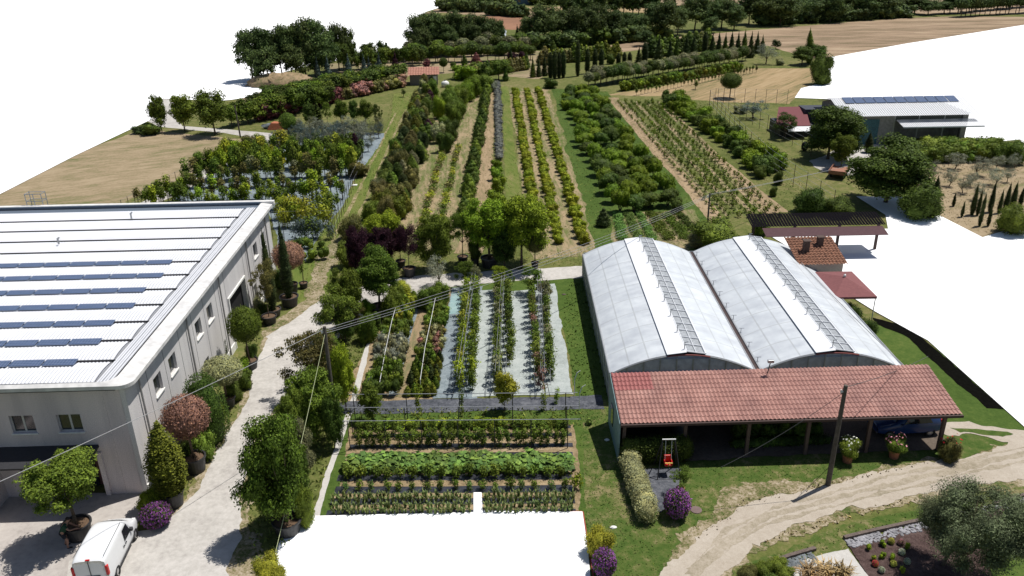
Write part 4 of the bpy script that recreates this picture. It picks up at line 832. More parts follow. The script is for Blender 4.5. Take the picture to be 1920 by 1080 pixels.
# --- trees between the road and the beds
T('tree_low', 541, 998, 780, 138, 'green', 'big dark green tree in a black pot right of the road', 'tree', pot=(52, .8), var=1)
T('tree_low', 567, 905, 782, 70, 'olive', 'greyish green tree behind the big roadside tree', 'tree', var=2)
T('tree_low', 597, 822, 682, 118, 'green', 'dense dark green tree left of the wooden utility pole', 'tree', var=0)
T('tree_low', 650, 770, 645, 62, 'bright', 'bright green slim tree right of the wooden utility pole', 'tree', var=2)
T('spread', 588, 745, 620, 112, 'brown', 'feathery flat-topped tree above the dark tree by the pole', 'tree', var=0)
T('spread', 640, 640, 545, 88, 'mid', 'feathery spreading tree at the road corner', 'tree', var=1)
T('tree_low', 658, 618, 498, 80, 'green', 'green tree at the bend, left of the largest potted tree', 'tree', pot=(24, .7), var=0)
T('tree_near', 713, 592, 468, 104, 'green', 'largest potted tree beside the road bend, rounded dark crown', 'tree', pot=(36, .85), var=2)
T('bush_near', 690, 596, 560, 34, 'bright', 'small bright shrub in front of the largest potted tree', 'shrub', pot=(18, .4))
T('bush_near', 745, 570, 528, 34, 'mid', 'upright green shrub right of the largest potted tree', 'shrub')
T('spread', 667, 622, 568, 40, 'brown', 'twiggy half-bare shrub beneath the road bend trees', 'shrub')
T('column', 706, 618, 585, 22, 'dark', 'stubby dark column bush wrapped in green netting', 'shrub', var=0)
T('bush_near', 508, 1092, 1040, 62, 'yellow', 'yellow-green bush at the edge by the white cut-out', 'shrub')
T('bush', 640, 700, 655, 44, 'dark', 'dark bush behind the pole near the path', 'shrub')
for i, (x, yb, yt, w, c, k, l) in enumerate(((512, 985, 852, 78, 'green', 'tree_low', 'lower leafy tree merging with the left side of the big roadside tree'), (560, 950, 838, 64, 'dark', 'tree_low', 'dark leafy tree merging with the right side of the big roadside tree'), (556, 850, 730, 70, 'mid', 'tree_low', 'green tree overlapping the road side of the dense dark tree'), (628, 842, 735, 50, 'dark', 'tree_low', 'dark leafy tree at the foot of the wooden pole'), (612, 700, 620, 66, 'green', 'tree_low', 'green bushy tree beneath the feathery flat-topped tree'), (648, 640, 570, 56, 'dark', 'tree_low', 'dark bushy tree at the inner road bend'), (690, 640, 585, 44, 'green', 'bush_near', 'green bush beside the leftmost bed'), (735, 600, 540, 48, 'mid', 'bush_near', 'upright green bush before the largest potted tree'), (575, 985, 905, 40, 'mid', 'bush_near', 'small green bush between big roadside tree and garden path'))): T(k, x, yb, yt, w, c, l, 'tree' if 'tree' in k else 'shrub')
# --- row of trees at the back road
T('tree_low', 673, 520, 425, 62, 'purple', 'purple-leaved plum tree, left of the dense purple pair', 'tree', var=1)
T('tree_low', 720, 512, 420, 70, 'purple', 'purple-leaved plum tree, right of the dense purple pair', 'tree', var=0)
T('tree_near', 722, 490, 398, 92, 'bright', 'bright green tree rising behind the purple pair', 'tree', var=2)
T('spread', 768, 518, 422, 44, 'purple', 'slender thin-crowned purple tree in a black pot', 'tree', pot=(24, .8), var=1)
T('tree_near', 752, 500, 430, 40, 'purple', 'narrow purple tree in a pot between the purple pair and the slender one', 'tree', pot=(18, .6))
T('tree_low', 820, 506, 402, 84, 'green', 'wide dark green tree left of the two bright green maples', 'tree', var=1)
T('spread', 868, 492, 398, 52, 'green', 'bare-trunked green tree in a pot beside the bright maples', 'tree', pot=(20, .6))
T('bush_near', 891, 498, 448, 28, 'dark', 'small dark shrub in a black pot between two trees', 'shrub', pot=(16, .75))
T('tree_near', 918, 500, 370, 108, 'bright', 'bright yellow-green maple in a big black pot, left of two', 'tree', pot=(32, .9), var=0)
T('tree_near', 978, 500, 370, 118, 'bright', 'bright yellow-green maple with wide crown, right of two', 'tree', var=1)
T('tree_low', 945, 503, 420, 62, 'dark', 'dark green tree wedged below the two bright maples', 'tree', var=2)
T('ball', 1003, 503, 440, 36, 'brown', 'round olive-brown potted tree right of the bright maples', 'tree', pot=(14, .6), name='ball_tree')
T('olive', 822, 536, 484, 46, 'silver', 'small grey olive tree standing before the pale back road', 'olive tree')
T('spread', 872, 540, 488, 40, 'green', 'small flat-topped green tree in front of the back road', 'tree')
T('spread', 893, 545, 500, 26, 'olive', 'tiny pale green tree in front of the back road', 'tree')
T('bush_near', 800, 578, 534, 44, 'green', 'dense green bush at the far end of the second bed', 'shrub')
T('bush_near', 826, 574, 526, 42, 'green', 'second dense green bush at the far end of the second bed', 'shrub')
T('bush_near', 752, 560, 528, 48, 'yellow', 'yellow-green bush at the far end of the first bed', 'shrub')
T('bush_near', 655, 500, 450, 50, 'mid', 'green shrub left of the purple plum trees', 'shrub')
T('bush_near', 660, 450, 400, 52, 'brown', 'olive-brown shrub at the near end of the mixed hedge', 'shrub')
T('bush', 620, 600, 570, 40, 'mid', 'low green shrub at the inside of the road bend', 'shrub')
# --- first bed: shrubs in pots
def bedfill(p0, p1, p2, p3, nu, nv, spec, label, group, kind='potshrub'):
    """grid of small shrubs between left edge p0->p1 and right edge p3->p2 (far -> near); spec(t) -> (colours, h, w)"""
    a, b, c, d = G(*p0), G(*p1), G(*p2), G(*p3)
    for j in range(nv):
        t = (j+.5)/nv; L, R = a.lerp(b, t), d.lerp(c, t)
        for i in range(nu):
            s = (i+.5)/nu; p = L.lerp(R, s) + Vector((random.uniform(-.12, .12), random.uniform(-.12, .12), 0)); col, h, w, k, lb = spec(t)
            put(k or kind, p, h*random.uniform(.8, 1.2), w*random.uniform(.85, 1.15), random.choice(col), lb or label, 'shrub', group)
bedfill((738, 562), (682, 748), (748, 748), (784, 562), 5, 16, lambda t: (['yellow', 'mid', 'green'], 1.2, .8, 'potshrub', 'yellow-green or green shrub in the far part of the leftmost bed') if t < .3 else
        ((['mid', 'dark', 'mid'], 1.0, .75, 'potshrub', 'mid-green shrub in the middle of the leftmost bed') if t < .48 else ((['silver', 'olive', 'silver'], 1.0, .8, 'potshrub', 'silvery grey-leaved shrub in the leftmost bed') if t < .75 else (['dark', 'green', 'green'], 1.15, .85, 'potshrub', 'dark green shrub at the near end of the leftmost bed'))), '', 'shrubs in the leftmost bed')
bedfill((806, 582), (758, 748), (818, 748), (842, 582), 5, 15, lambda t: (['green', 'mid'], .8, .7, 'potshrub', 'green shrub in the far part of the second bed') if t < .25 else
        ((['variegated', 'pinkish', 'brown', 'mid'], .7, .65, 'potshrub', 'small mottled shrub in the middle of the second bed') if t < .62 else (['green', 'cypress', 'thuja'], .9, .6, 'conebush', 'upright dark green shrub at the near end of the second bed')), '', 'shrubs in the second bed')
# --- trellis columns on the pale fabric
TG = 'climbing plants on the bench wires'
for k, (a, b, n, cols, nm) in enumerate([((862, 735), (876, 548), 20, ['yellow', 'mid', 'bright'], 'first'), ((884, 738), (895, 552), 19, ['green', 'mid', 'bright'], 'second'), ((932, 735), (934, 545), 20, ['green', 'mid', 'olive'], 'third'), ((957, 690), (952, 550), 13, ['green', 'dark', 'mid'], 'fourth'), ((1013, 738), (996, 560), 16, ['brown', 'green', 'mid', 'pinkish'], 'fifth'), ((1033, 718), (1022, 560), 15, ['green', 'olive', 'mid'], 'sixth')]):
    row('trellis_plant', a, b, n, 1.75, .85, cols, f'# plant from the near end of the {nm} climbing column, counted from the left', TG, 'climber', jx=.08, jy=.12, hv=.2)
for x, yb, yt, w, c, l in ((700, 790, 722, 46, 'mid', 'small broad tree left on the grey fabric strip before the beds'), (786, 786, 722, 18, 'bright', 'slim young tree on the grass strip, second from the left'), (867, 782, 722, 16, 'green', 'very thin young tree beneath the trellis posts'), (946, 772, 696, 46, 'yellow', 'bright yellow-green young tree by the dark fabric path'), (1020, 770, 735, 18, 'mid', 'thin twiggy plant by the right trellis posts'), (1043, 757, 728, 16, 'bright', 'tiny green plant at the right end of the fabric path')):
    T('tree_mid' if w > 30 else 'trellis_plant', x, yb, yt, w, c, l, 'tree', name='young_tree')
# --- young spreading trees at the back road end of the columns
for x, yb, yt, w, c, l in ((936, 548, 500, 34, 'bright', 'airy light green tree at the far end of the third column'), (1000, 552, 505, 52, 'green', 'spreading green tree at the far end of the fifth column'), (955, 545, 505, 22, 'green', 'thin green tree at the far end of the fourth column'), (1018, 560, 530, 36, 'brown', 'brownish tree at the far right corner of the pale fabric')):
    T('spread', x, yb, yt, w, c, l, 'tree')
# --- vegetable garden
row('tomato', (664, 838), (1066, 834), 27, 1.15, .6, ['green', 'mid', 'green'], '# tomato plant from the left in the front row beneath the bars', 'tomato plants under the metal bars', jx=.05)
row('tomato', (668, 818), (1066, 815), 26, 1.1, .55, ['green', 'mid', 'mid'], '# tomato plant from the left in the middle row beneath the bars', 'tomato plants under the metal bars', jx=.05)
row('tomato', (672, 803), (1066, 800), 24, .6, .8, ['bright', 'mid', 'green'], '# tomato plant from the left in the back row beneath the bars', 'tomato plants under the metal bars', jx=.05)
row('squash', (650, 882), (1070, 879), 24, .6, 1.1, 'squash', '# plant from the left in the bushy back squash row', 'squash plants', jx=.1)
row('squash', (655, 870), (1070, 867), 24, .65, 1.1, 'squash', '# plant from the left in the upper line of the squash bed', 'squash plants', jx=.12)
row('pepper', (642, 897), (1066, 894), 17, .85, .75, ['green', 'mid'], '# pepper plant from the left in the row next to the squash', 'pepper plants on black film', jx=.03)
row('pepper', (636, 920), (1070, 917), 17, .65, .55, ['green', 'mid', 'squash'], '# pepper plant from the left in the row next to the leeks', 'pepper plants on black film', jx=.03)
T('pepper', 1080, 918, 888, 28, 'bright', 'larger leafy plant standing alone at the right end of the pepper rows', 'plant', name='leafy_plant')
T('squash', 1104, 796, 784, 14, 'squash', 'single small weed plant in the grass right of the bars', 'plant', name='leafy_plant')
for k, (y, nm) in enumerate(((964, 'nearest'), (955, 'second nearest'), (943, 'second farthest'), (934, 'farthest'))):
    for a_, b_, n_ in (((622, y), (884, y-2), 33), ((908, y-2), (1078, y-4), 22)): row('leek', a_, b_, n_, .45, .4, 'leek', f'upright blue-green leek in the {nm} leek row', 'leeks in rows', jx=.08, jy=.05, hv=.2)
# --- crop field rows
row('conebush', (868, 430), (913, 172), 30, 2.1, 1.75, ['dark', 'green', 'dark'], '# bushy cone from the near end of the row left of the dirt strip', 'cone shrubs left of the dirt strip', 'shrub', jx=.15, name='cone_shrub')
row('lavender', (936, 303), (933, 158), 62, .8, 1.45, 'lavender', '# grey lavender bush from the near end of the lavender row', 'lavender bushes', jx=.06)
for x, yb, yt, w, l in ((930, 392, 352, 44, 'nearest of the round green bushes below the lavender row'), (935, 358, 328, 32, 'second of the round green bushes below the lavender row'), (932, 338, 310, 28, 'third of the round green bushes below the lavender row'), (931, 318, 297, 24, 'farthest of the round green bushes below the lavender row')):
    T('bush', x, yb, yt, w, 'orchard', l, 'shrub')
HG = 'bushes of the three hedge rows'
for a, b, n, nm in (((1003, 405), (966, 174), 44, 'left'), ((1049, 462), (988, 172), 48, 'middle'), ((1096, 462), (1009, 172), 48, 'right')):
    row('bush', a, b, n, 1.15, 1.35, 'hedge', f'# bush from the near end of the {nm} yellow-green hedge row', HG, 'shrub', jx=.12, hv=.18, name='hedge_bush')
row('seedling', (785, 452), (832, 282), 44, .65, 1.0, ['mid', 'yellow', 'brown'], '# little plant from the near end of the left thin row', 'little plants in two thin rows', 'plant', jx=.15)
row('seedling', (820, 445), (860, 276), 44, .65, 1.0, ['mid', 'yellow', 'brown'], '# little plant from the near end of the right thin row', 'little plants in two thin rows', 'plant', jx=.15)
# big evergreens at the head of the strips
for x, yb, yt, w, c in ((836, 285, 243, 36, 'dark'), (822, 268, 225, 30, 'variegated'), (846, 262, 220, 34, 'dark'), (835, 250, 215, 30, 'green'), (850, 236, 185, 36, 'green'), (858, 222, 178, 36, 'green'), (845, 210, 165, 36, 'green'), (862, 200, 160, 38, 'green'), (825, 222, 175, 30, 'bright'), (872, 190, 150, 42, 'orchard'), (850, 190, 155, 36, 'green'), (884, 182, 140, 44, 'orchard'), (905, 172, 135, 44, 'mid'), (925, 172, 150, 18, 'silver')):
    T('bush_near' if c != 'variegated' else 'bush', x, yb, yt, w, c, 'rounded glossy evergreen clustered at the far head of the dirt strips' if c in ('dark', 'green') else f'{c} bush in the cluster at the far head of the strips near x {x}'.replace(f' near x {x}', ''), 'shrub', 'evergreens at the head of the strips')
# mixed hedge left of the strips: three irregular lines of big shrubs
HL = {'brown': 'brownish', 'dark': 'dark green', 'mid': 'fresh green', 'olive': 'grey-green', 'purple': 'purplish', 'thuja': 'yellow-green', 'cypress': 'blackish green', 'green': 'green'}
def mixedhedge(a, b, n, off, h, w):
    for i, p in enumerate(rowpts(a, b, n, .5, .5)):
        c = random.choice(['brown', 'dark', 'mid', 'olive', 'thuja', 'cypress', 'green', 'brown', 'purple' if random.random() < .4 else 'brown']); k = random.choice(['bush', 'bush_near', 'conebush', 'thuja', 'column'])
        put(k, p, h*random.uniform(.75, 1.2), w*random.uniform(.8, 1.2)*(.7 if k in ('thuja', 'column') else 1), c, f'{HL[c]} shrub, {od(i)} from near end, {off} line of mixed hedge', 'shrub', 'shrubs of the tall mixed hedge', name='hedge_shrub')
mixedhedge((700, 420), (796, 168), 30, 'lane-side', 2.6, 2.2)
mixedhedge((722, 425), (812, 170), 30, 'middle', 3.0, 2.3)
mixedhedge((745, 415), (806, 240), 20, 'strip-side', 2.4, 2.1)
# orchard block
OG = 'round orchard trees in the wide block'
Lp = [(1048, 200), (1120, 405)]; Rp = [(1120, 172), (1275, 388)]
a, b, c, d = G(1052, 184), G(1138, 404), G(1272, 382), G(1122, 178)
nr = 19
for j in range(nr):
    t = j/(nr-1); L, R = a.lerp(b, t), d.lerp(c, t); n = max(3, int((R-L).length/1.95))
    for i in range(n):
        if .42 < t < .62 and .55 < i/n < .72: continue
        if t > .6 and random.random() < .08: continue
        p = L.lerp(R, (i+.5)/n) + Vector((random.uniform(-.5, .5), random.uniform(-.6, .6), 0))
        h = random.uniform(1.7, 2.7); put('orchard', p, h, random.uniform(2.0, 2.9), random.choice(['orchard', 'orchard', 'dark']), 'round-headed green tree in the wide orchard block', 'tree', OG)
for x, yb, yt, w in ((1075, 182, 158, 26), (1062, 196, 172, 22), (1060, 206, 185, 20)): T('bush', x, yb, yt, w, 'orchard', 'round bush at the far left corner of the orchard block', 'shrub', 'corner bushes of the orchard')
T('conebush', 1131, 424, 390, 30, 'cypress', 'stubby dark bush at the near left corner of the orchard block', 'shrub')
T('bush', 1268, 398, 368, 28, 'dark', 'dark bush at the near right corner of the orchard block', 'shrub')
T('bush', 1184, 314, 290, 20, 'cypress', 'dark round bush in the gap inside the orchard block', 'shrub'); T('bush', 1196, 318, 292, 20, 'dark', 'lone dark bush beside the gap in the orchard block', 'shrub')
# seedling rows
for k in range(7):
    nm = ['leftmost', 'second', 'third', 'fourth', 'fifth', 'sixth', 'rightmost'][k]
    row('seedling', (1352+19*k, 412), (1158+12.5*k, 192), 42, .75 if k else .6, .62, ['green', 'mid', 'orchard'], f'small bushy sapling in the {nm} of the seven thin rows', 'saplings in the seven thin rows', 'plant', jx=.12, hv=.3)
# bush row right of the seedlings
for k, (a, b, n) in enumerate((((1440, 332), (1246, 192), 17), ((1462, 322), (1262, 188), 17))):
    row('bush', a, b, n, 2.1, 2.4, ['dark', 'orchard', 'orchard'], f"# round bush from the near end in the {['left', 'right'][k]} line of the slanting bush row", 'bushes of the slanting row', 'shrub', jx=.5, hv=.22, name='round_bush')
for x, yb, yt, w, l in ((1447, 322, 292, 28, 'round bush in grass just beyond the slanting row, nearest the fence'), (1424, 334, 308, 26, 'round bush in grass at the near end of the slanting row'), (1458, 346, 318, 20, 'narrow dark bush in the grass below the slanting row'), (1449, 368, 348, 16, 'smallest dark bush by the overhead cable right of the rows'), (1515, 398, 350, 62, 'large dark bush left above the pergola'), (1572, 404, 368, 60, 'second large dark bush above the pergola, further right'), (1546, 400, 372, 40, 'middle dark bush between the two large ones above the pergola')):
    T('bush_near', x, yb, yt, w, 'dark', l, 'shrub')
T('bush_near', 1340, 465, 408, 96, 'mid', 'wide light shrub behind the greenhouse at the small utility pole', 'shrub'); T('bush_near', 1312, 462, 425, 50, 'olive', 'pale shrub left of the small utility pole', 'shrub')
T('bush', 1425, 440, 405, 34, 'green', 'green shrub below the pergola roof', 'shrub')
# --- vegetable plot beyond the greenhouse: low ground cover
def cover(name, pts, n, kind, cols, h, w, label):
    """uncountable low growth joined into one mesh"""
    P = [G(*q) for q in pts]; V = []; F = 0
    rs = np.random.default_rng(len(label)); cl = []
    for i in range(n):
        u, v = rs.random(), rs.random(); p = P[0].lerp(P[1], u).lerp(P[3].lerp(P[2], u), v); cl.append(((p.x, p.y, h*.5), (w, w, h*.5), 1))
    o = bpy.data.objects.new(name, leaf_mesh(name, leaf_arrays(cl, n*26, w*.55, 5), LF[cols])); COL.objects.link(o); tag(o, label, 'ground cover', kind='stuff')
for k, (x0, x1, x2, x3, c) in enumerate(((1150, 1163, 1176, 1160, 'squash'), (1172, 1182, 1206, 1192, 'squash'), (1192, 1202, 1232, 1218, 'squash'), (1212, 1228, 1268, 1244, 'green'), (1232, 1252, 1310, 1282, 'green'), (1262, 1276, 1330, 1314, 'dark'))):
    cover('vegetable_row', [(x0, 402), (x1, 402), (x2, 452), (x3, 454)], 130, '', c, .4, .28, f"low leafy vegetable row, {['first', 'second', 'third', 'fourth', 'fifth', 'sixth'][k]} from the left in the plot behind the greenhouse")
# --- left nursery block: rows of young trees
NC = ['green', 'mid', 'bright', 'yellow', 'dark', 'olive']
def nrow(kind, a, b, n, h, w, cols, what, **k): row(kind, a, b, n, h, w, cols, f'young tree in the {what}', 'young trees in the left nursery block', 'tree', hv=.28, jx=.35, jy=.4, skip=.1, name='young_tree', **k)
nrow('standard', (262, 398), (640, 392), 40, 2.6, 1.35, ['green', 'mid', 'mid', 'bright'], 'nearest full row behind the warehouse roof')
nrow('standard', (300, 378), (652, 372), 38, 2.5, 1.3, ['green', 'mid', 'bright', 'brown'], 'second row behind the warehouse roof')
nrow('standard', (352, 352), (655, 346), 34, 3.0, 1.5, ['brown', 'green', 'mid', 'olive', 'brown'], 'third row behind the warehouse roof')
nrow('tree_far', (385, 338), (662, 330), 24, 3.3, 1.7, ['yellow', 'mid', 'bright', 'green', 'bright'], 'tall fourth row with yellow crowns')
nrow('tree_far', (420, 320), (668, 312), 22, 3.2, 1.7, ['yellow', 'bright', 'mid', 'green', 'mid'], 'tall fifth row with yellow crowns')
nrow('standard', (452, 302), (690, 296), 22, 2.8, 1.8, ['green', 'mid', 'dark', 'yellow'], 'row just beyond the tallest crowns')
nrow('olive', (492, 288), (700, 284), 20, 2.2, 1.7, ['silver', 'blue', 'dark'], 'greyish row on dark fabric')
nrow('olive', (512, 276), (704, 272), 20, 2.2, 1.7, ['silver', 'silver', 'blue'], 'second greyish row on dark fabric')
nrow('olive', (530, 264), (710, 260), 18, 2.2, 1.7, ['silver', 'blue'], 'third greyish row on dark fabric')
nrow('olive', (545, 254), (712, 251), 18, 2.2, 1.7, ['silver', 'silver', 'olive'], 'farthest greyish row of the nursery block')
nrow('feather', (520, 428), (628, 424), 13, 2.1, 1.6, ['yellow', 'bright', 'yellow'], 'feathery yellow-green row at the warehouse corner')
nrow('feather', (516, 410), (632, 406), 13, 2.2, 1.6, ['yellow', 'mid', 'yellow'], 'second feathery yellow-green row')
nrow('feather', (560, 450), (618, 446), 7, 2.0, 1.5, ['green', 'blue'], 'bluish green row behind the tall cypresses')
nrow('potshrub', (525, 470), (612, 466), 12, 1.0, 1.1, ['green', 'dark', 'brown', 'mid'], 'low potted row behind the tall cypresses')
nrow('potshrub', (540, 488), (605, 486), 9, 1.1, 1.1, ['green', 'mid', 'brown'], 'nearest low potted row by the lane')
for i, (x, yb, yt, w) in enumerate(((262, 395, 350, 22), (285, 392, 345, 24), (305, 388, 340, 26), (330, 384, 345, 22), (350, 372, 320, 26), (378, 338, 285, 26), (400, 335, 280, 28), (430, 312, 262, 32), (470, 296, 255, 40), (490, 290, 252, 34))): T('standard' if i < 5 else 'tree_mid', x, yb, yt, w, random.choice(['green', 'mid', 'brown']), 'young tree along the pale track left of the nursery block', 'tree', 'trees along the pale track', name='young_tree')
for i, (x, yb, yt, w, c) in enumerate(((645, 292, 252, 14, 'dark'), (652, 293, 252, 10, 'dark'), (668, 297, 250, 18, 'purple'), (675, 300, 270, 10, 'dark'))): T('column', x, yb, yt, w, c, ['dark column shrub standing left on the fabric corner', 'slimmer dark column shrub second on the fabric corner', 'reddish brown column shrub on the fabric corner', 'shortest dark column on the fabric corner'][i], 'shrub')
T('bush', 672, 330, 298, 46, 'brown', 'olive-brown bushes group at the right edge of nursery block', 'shrub')
# seven trees on the grass beyond the block
for i, (x, yb, yt, w, k, c) in enumerate(((581, 244, 194, 26, 'tree_mid', 'dark'), (598, 240, 190, 18, 'cypress_far', 'dark'), (615, 238, 192, 18, 'spread', 'mid'), (640, 234, 188, 26, 'tree_mid', 'green'), (664, 236, 188, 20, 'tree_mid', 'dark'), (686, 234, 188, 28, 'tree_mid', 'mid'), (710, 248, 194, 20, 'spread', 'dark'))):
    T(k, x, yb, yt, w, c, f'{od(i)} tree from the left in the loose line of seven on the grass slope', 'tree', 'loose line of seven trees')
T('ball', 543, 262, 212, 30, 'mid', 'round-headed topiary tree by the orange heap', 'tree')
for i, (x, yb, yt, w) in enumerate(((304, 248, 178, 34), (347, 246, 176, 52), (404, 252, 172, 66))): T('tree_mid', x, yb, yt, w, 'green', ['leftmost slim tree by the curving pale road', 'middle round tree by the curving pale road', 'largest right tree by the curving pale road'][i], 'tree')
T('bush', 285, 252, 228, 40, 'dark', 'dark bush at the far left edge by the pale road', 'shrub'); T('bush', 262, 250, 234, 30, 'cypress', 'blackish low bush further left by the white ground', 'shrub')
# dark hedge-like rows beyond
def frow(kind, a, b, n, h, w, cols, lab, grp, **k): row(kind, a, b, n, h, w, cols, lab, grp, 'tree', **k)
FR = 'trees in the long rows beyond the pale road'
frow('tree_far', (430, 240), (620, 198), 14, 3.6, 3.8, ['dark', 'green'], 'dark low-crowned tree in the nearest long row beyond the pale road', FR, jx=.5)
frow('tree_far', (470, 212), (700, 168), 18, 3.4, 4.0, ['dark', 'green'], 'dark low-crowned tree in the second long row beyond the pale road', FR, jx=.5)
frow('tree_far', (500, 200), (745, 158), 18, 3.2, 4.2, ['dark', 'green', 'orchard'], 'dark low-crowned tree in the third long row beyond the pale road', FR, jx=.6)
frow('tree_far', (540, 190), (758, 148), 17, 3.0, 4.4, ['dark', 'green'], 'dark low-crowned tree in the farthest long row beyond the pale road', FR, jx=.6)
frow('bush_far', (485, 226), (552, 212), 6, 2.6, 3.2, 'red', 'dark red shrub in the left red group beyond the pale road', 'dark red shrubs')
frow('bush_far', (568, 206), (632, 190), 6, 2.6, 3.2, 'red', 'dark red shrub in the right red group beyond the pale road', 'dark red shrubs')
frow('bush_far', (645, 186), (755, 162), 10, 2.4, 3.0, ['brown', 'pinkish', 'brown'], 'brownish shrub in the band below the dark rows', 'brownish shrubs')
T('standard', 757, 182, 165, 14, 'dark', 'lone small tree in the grass left of the mixed hedge', 'tree')
# forest at the far left and blue spruces
for i, (x, yb, yt, w) in enumerate(((474, 152, 56, 66), (503, 150, 50, 52), (530, 146, 62, 56), (548, 148, 45, 58), (574, 146, 38, 64), (600, 142, 34, 66), (618, 140, 60, 50), (498, 158, 88, 60), (556, 152, 82, 54), (592, 146, 78, 56), (636, 132, 46, 44), (656, 128, 54, 34), (645, 136, 80, 34), (690, 114, 80, 34), (708, 118, 100, 26), (664, 122, 96, 30))):
    T('tree_mid', x, yb, yt, w, 'fardark' if i < 11 else 'dark', 'tall dark tree in the wood behind the soil mound' if i < 10 else f'{["outer", "slender", "lower"][i % 3]} dark tree at the right edge of the wood', 'tree', 'trees of the left wood')
for i, (x, yb, yt, w, c) in enumerate(((597, 150, 108, 17, 'blue'), (616, 148, 104, 18, 'blue'), (655, 148, 102, 22, 'blue'), (684, 145, 103, 20, 'blue'), (693, 143, 106, 16, 'blue'), (712, 137, 100, 18, 'blue'), (742, 135, 97, 22, 'purple'), (706, 138, 118, 14, 'blue'))):
    T('spruce', x, yb, yt, w, c, f'{"dark purplish" if c == "purple" else "blue-grey"} spruce, {od(i)} from the left in the line before the wood' if i < 7 else 'smallest blue spruce among the line before the wood', 'spruce', 'blue spruces')
# --- nursery far centre
SG = 'standard trees of the far nursery'
for j, (a, b, n, cols) in enumerate((((775, 118), (1000, 112), 20, ['dark', 'green', 'dark']), ((770, 108), (1000, 102), 22, ['dark', 'olive', 'mid', 'dark']), ((775, 100), (985, 94), 22, ['mid', 'green', 'dark', 'olive']), ((650, 132), (790, 122), 12, ['dark', 'green', 'mid']), ((700, 120), (800, 112), 9, ['dark', 'green', 'olive']))):
    frow('ball_far' if j < 3 else 'tree_far', a, b, n, 3.6, 2.9, cols, f"small round-headed tree in the {['nearest', 'second', 'third', 'left near', 'left far'][j]} line of the far nursery", SG, jx=.8, jy=.6, hv=.25, name='ball_tree')
for i, (x, yb, yt, w, c, k) in enumerate(((802, 135, 112, 20, 'red', 'tree_far'), (893, 120, 98, 20, 'red', 'conebush'), (832, 136, 108, 16, 'dark', 'ball'), (871, 122, 102, 13, 'dark', 'conebush'), (850, 132, 116, 11, 'dark', 'ball'), (962, 118, 98, 22, 'purple', 'tree_far'), (978, 116, 96, 20, 'purple', 'tree_far'), (987, 128, 98, 14, 'dark', 'conebush'), (985, 106, 84, 18, 'mid', 'tree_far'), (1037, 98, 75, 16, 'dark', 'conebush'), (1019, 112, 86, 16, 'brown', 'conebush'), (970, 84, 46, 9, 'cypress', 'cypress_far'), (955, 110, 68, 5, 'cypress', 'cypress_far'), (1145, 120, 99, 18, 'dark', 'bush'), (935, 150, 112, 44, 'mid', 'tree_mid'), (948, 152, 128, 12, 'dark', 'conebush'), (958, 130, 86, 8, 'cypress', 'cypress_far'), (940, 104, 84, 14, 'dark', 'conebush'))):
    T(k, x, yb, yt, w, c, ['magenta-red small tree by the tool shed', 'red cone shrub in the far nursery', 'dark round tree right of the tool shed', 'small dark cone in the far nursery', 'small dark ball tree right of the tool shed', 'left dark purple tree of the far pair', 'right dark purple tree of the far pair', 'dark egg-shaped bush by the purple pair', 'yellow-green round tree behind the purple pair', 'dark cone before the far dark wood', 'olive-brown cone above the column trees', 'black cypress left before the far wood gap', 'thin black cypress left of it', 'dark round bush between columns and spruces', 'loose green tree above the lavender row', 'small dark cone beside the loose green tree', 'slim black cypress in the far nursery', 'dark cone shrub right in the far nursery'][i], 'tree' if 'tree' in k else 'shrub')
frow('bush_far', (868, 145), (915, 137), 6, 2.6, 2.8, ['brown', 'mid', 'thuja'], 'brownish green shrub in the short row right of the tool shed', 'shrubs by the tool shed')
frow('conebush_far', (905, 143), (990, 130), 14, 2.6, 1.9, ['brown', 'thuja', 'dark'], 'yellowish cone shrub in the row left of the dark spruces', 'yellowish cone shrubs')
frow('conebush_far', (1010, 122), (1160, 108), 20, 3.4, 2.6, ['brown', 'thuja', 'mid'], 'yellowish tree in the line behind the column trees', 'yellowish trees behind the columns')
T('bush', 870, 148, 118, 52, 'orchard', 'wide green bush at the far end of the big evergreens', 'shrub'); T('bush', 1033, 165, 145, 30, 'dark', 'dark green bush in the grass below the columns', 'shrub')
for i, (x, yb, yt, w, k) in enumerate(((999, 145, 106, 14, 'spruce'), (1010, 144, 108, 14, 'spruce'), (1021, 142, 102, 16, 'spruce'), (1032, 146, 98, 15, 'column'), (1040, 148, 96, 14, 'column'), (1048, 147, 99, 12, 'column'), (1056, 146, 96, 13, 'column'), (1083, 143, 76, 12, 'column'), (1101, 138, 91, 13, 'column'), (1115, 137, 92, 13, 'column'), (1127, 136, 92, 13, 'column'), (1159, 131, 100, 12, 'column'), (1170, 129, 98, 12, 'column'), (1180, 127, 98, 12, 'column'), (1197, 124, 88, 20, 'spruce'), (1208, 122, 80, 16, 'column'), (1234, 120, 66, 24, 'spruce'), (1255, 117, 72, 18, 'spruce'), (1267, 116, 69, 18, 'spruce'), (1286, 113, 66, 22, 'spruce'), (1299, 112, 62, 22, 'spruce'), (1320, 108, 60, 14, 'column'), (1334, 108, 62, 20, 'spruce'), (1346, 106, 60, 20, 'spruce'), (1358, 104, 62, 18, 'spruce'), (1370, 103, 58, 18, 'spruce'), (1382, 102, 60, 18, 'spruce'), (1394, 102, 56, 20, 'spruce'), (1406, 108, 60, 20, 'spruce'), (1418, 100, 60, 18, 'spruce'), (1428, 98, 66, 16, 'spruce'))):
    T(k, x, yb, yt, w, 'cypress' if k != 'spruce' or i % 3 else 'dark', f'{od(i)} dark {"column tree" if k == "column" else "spruce"} from the left in the far evergreen line', 'tree', 'dark evergreens far right of centre')
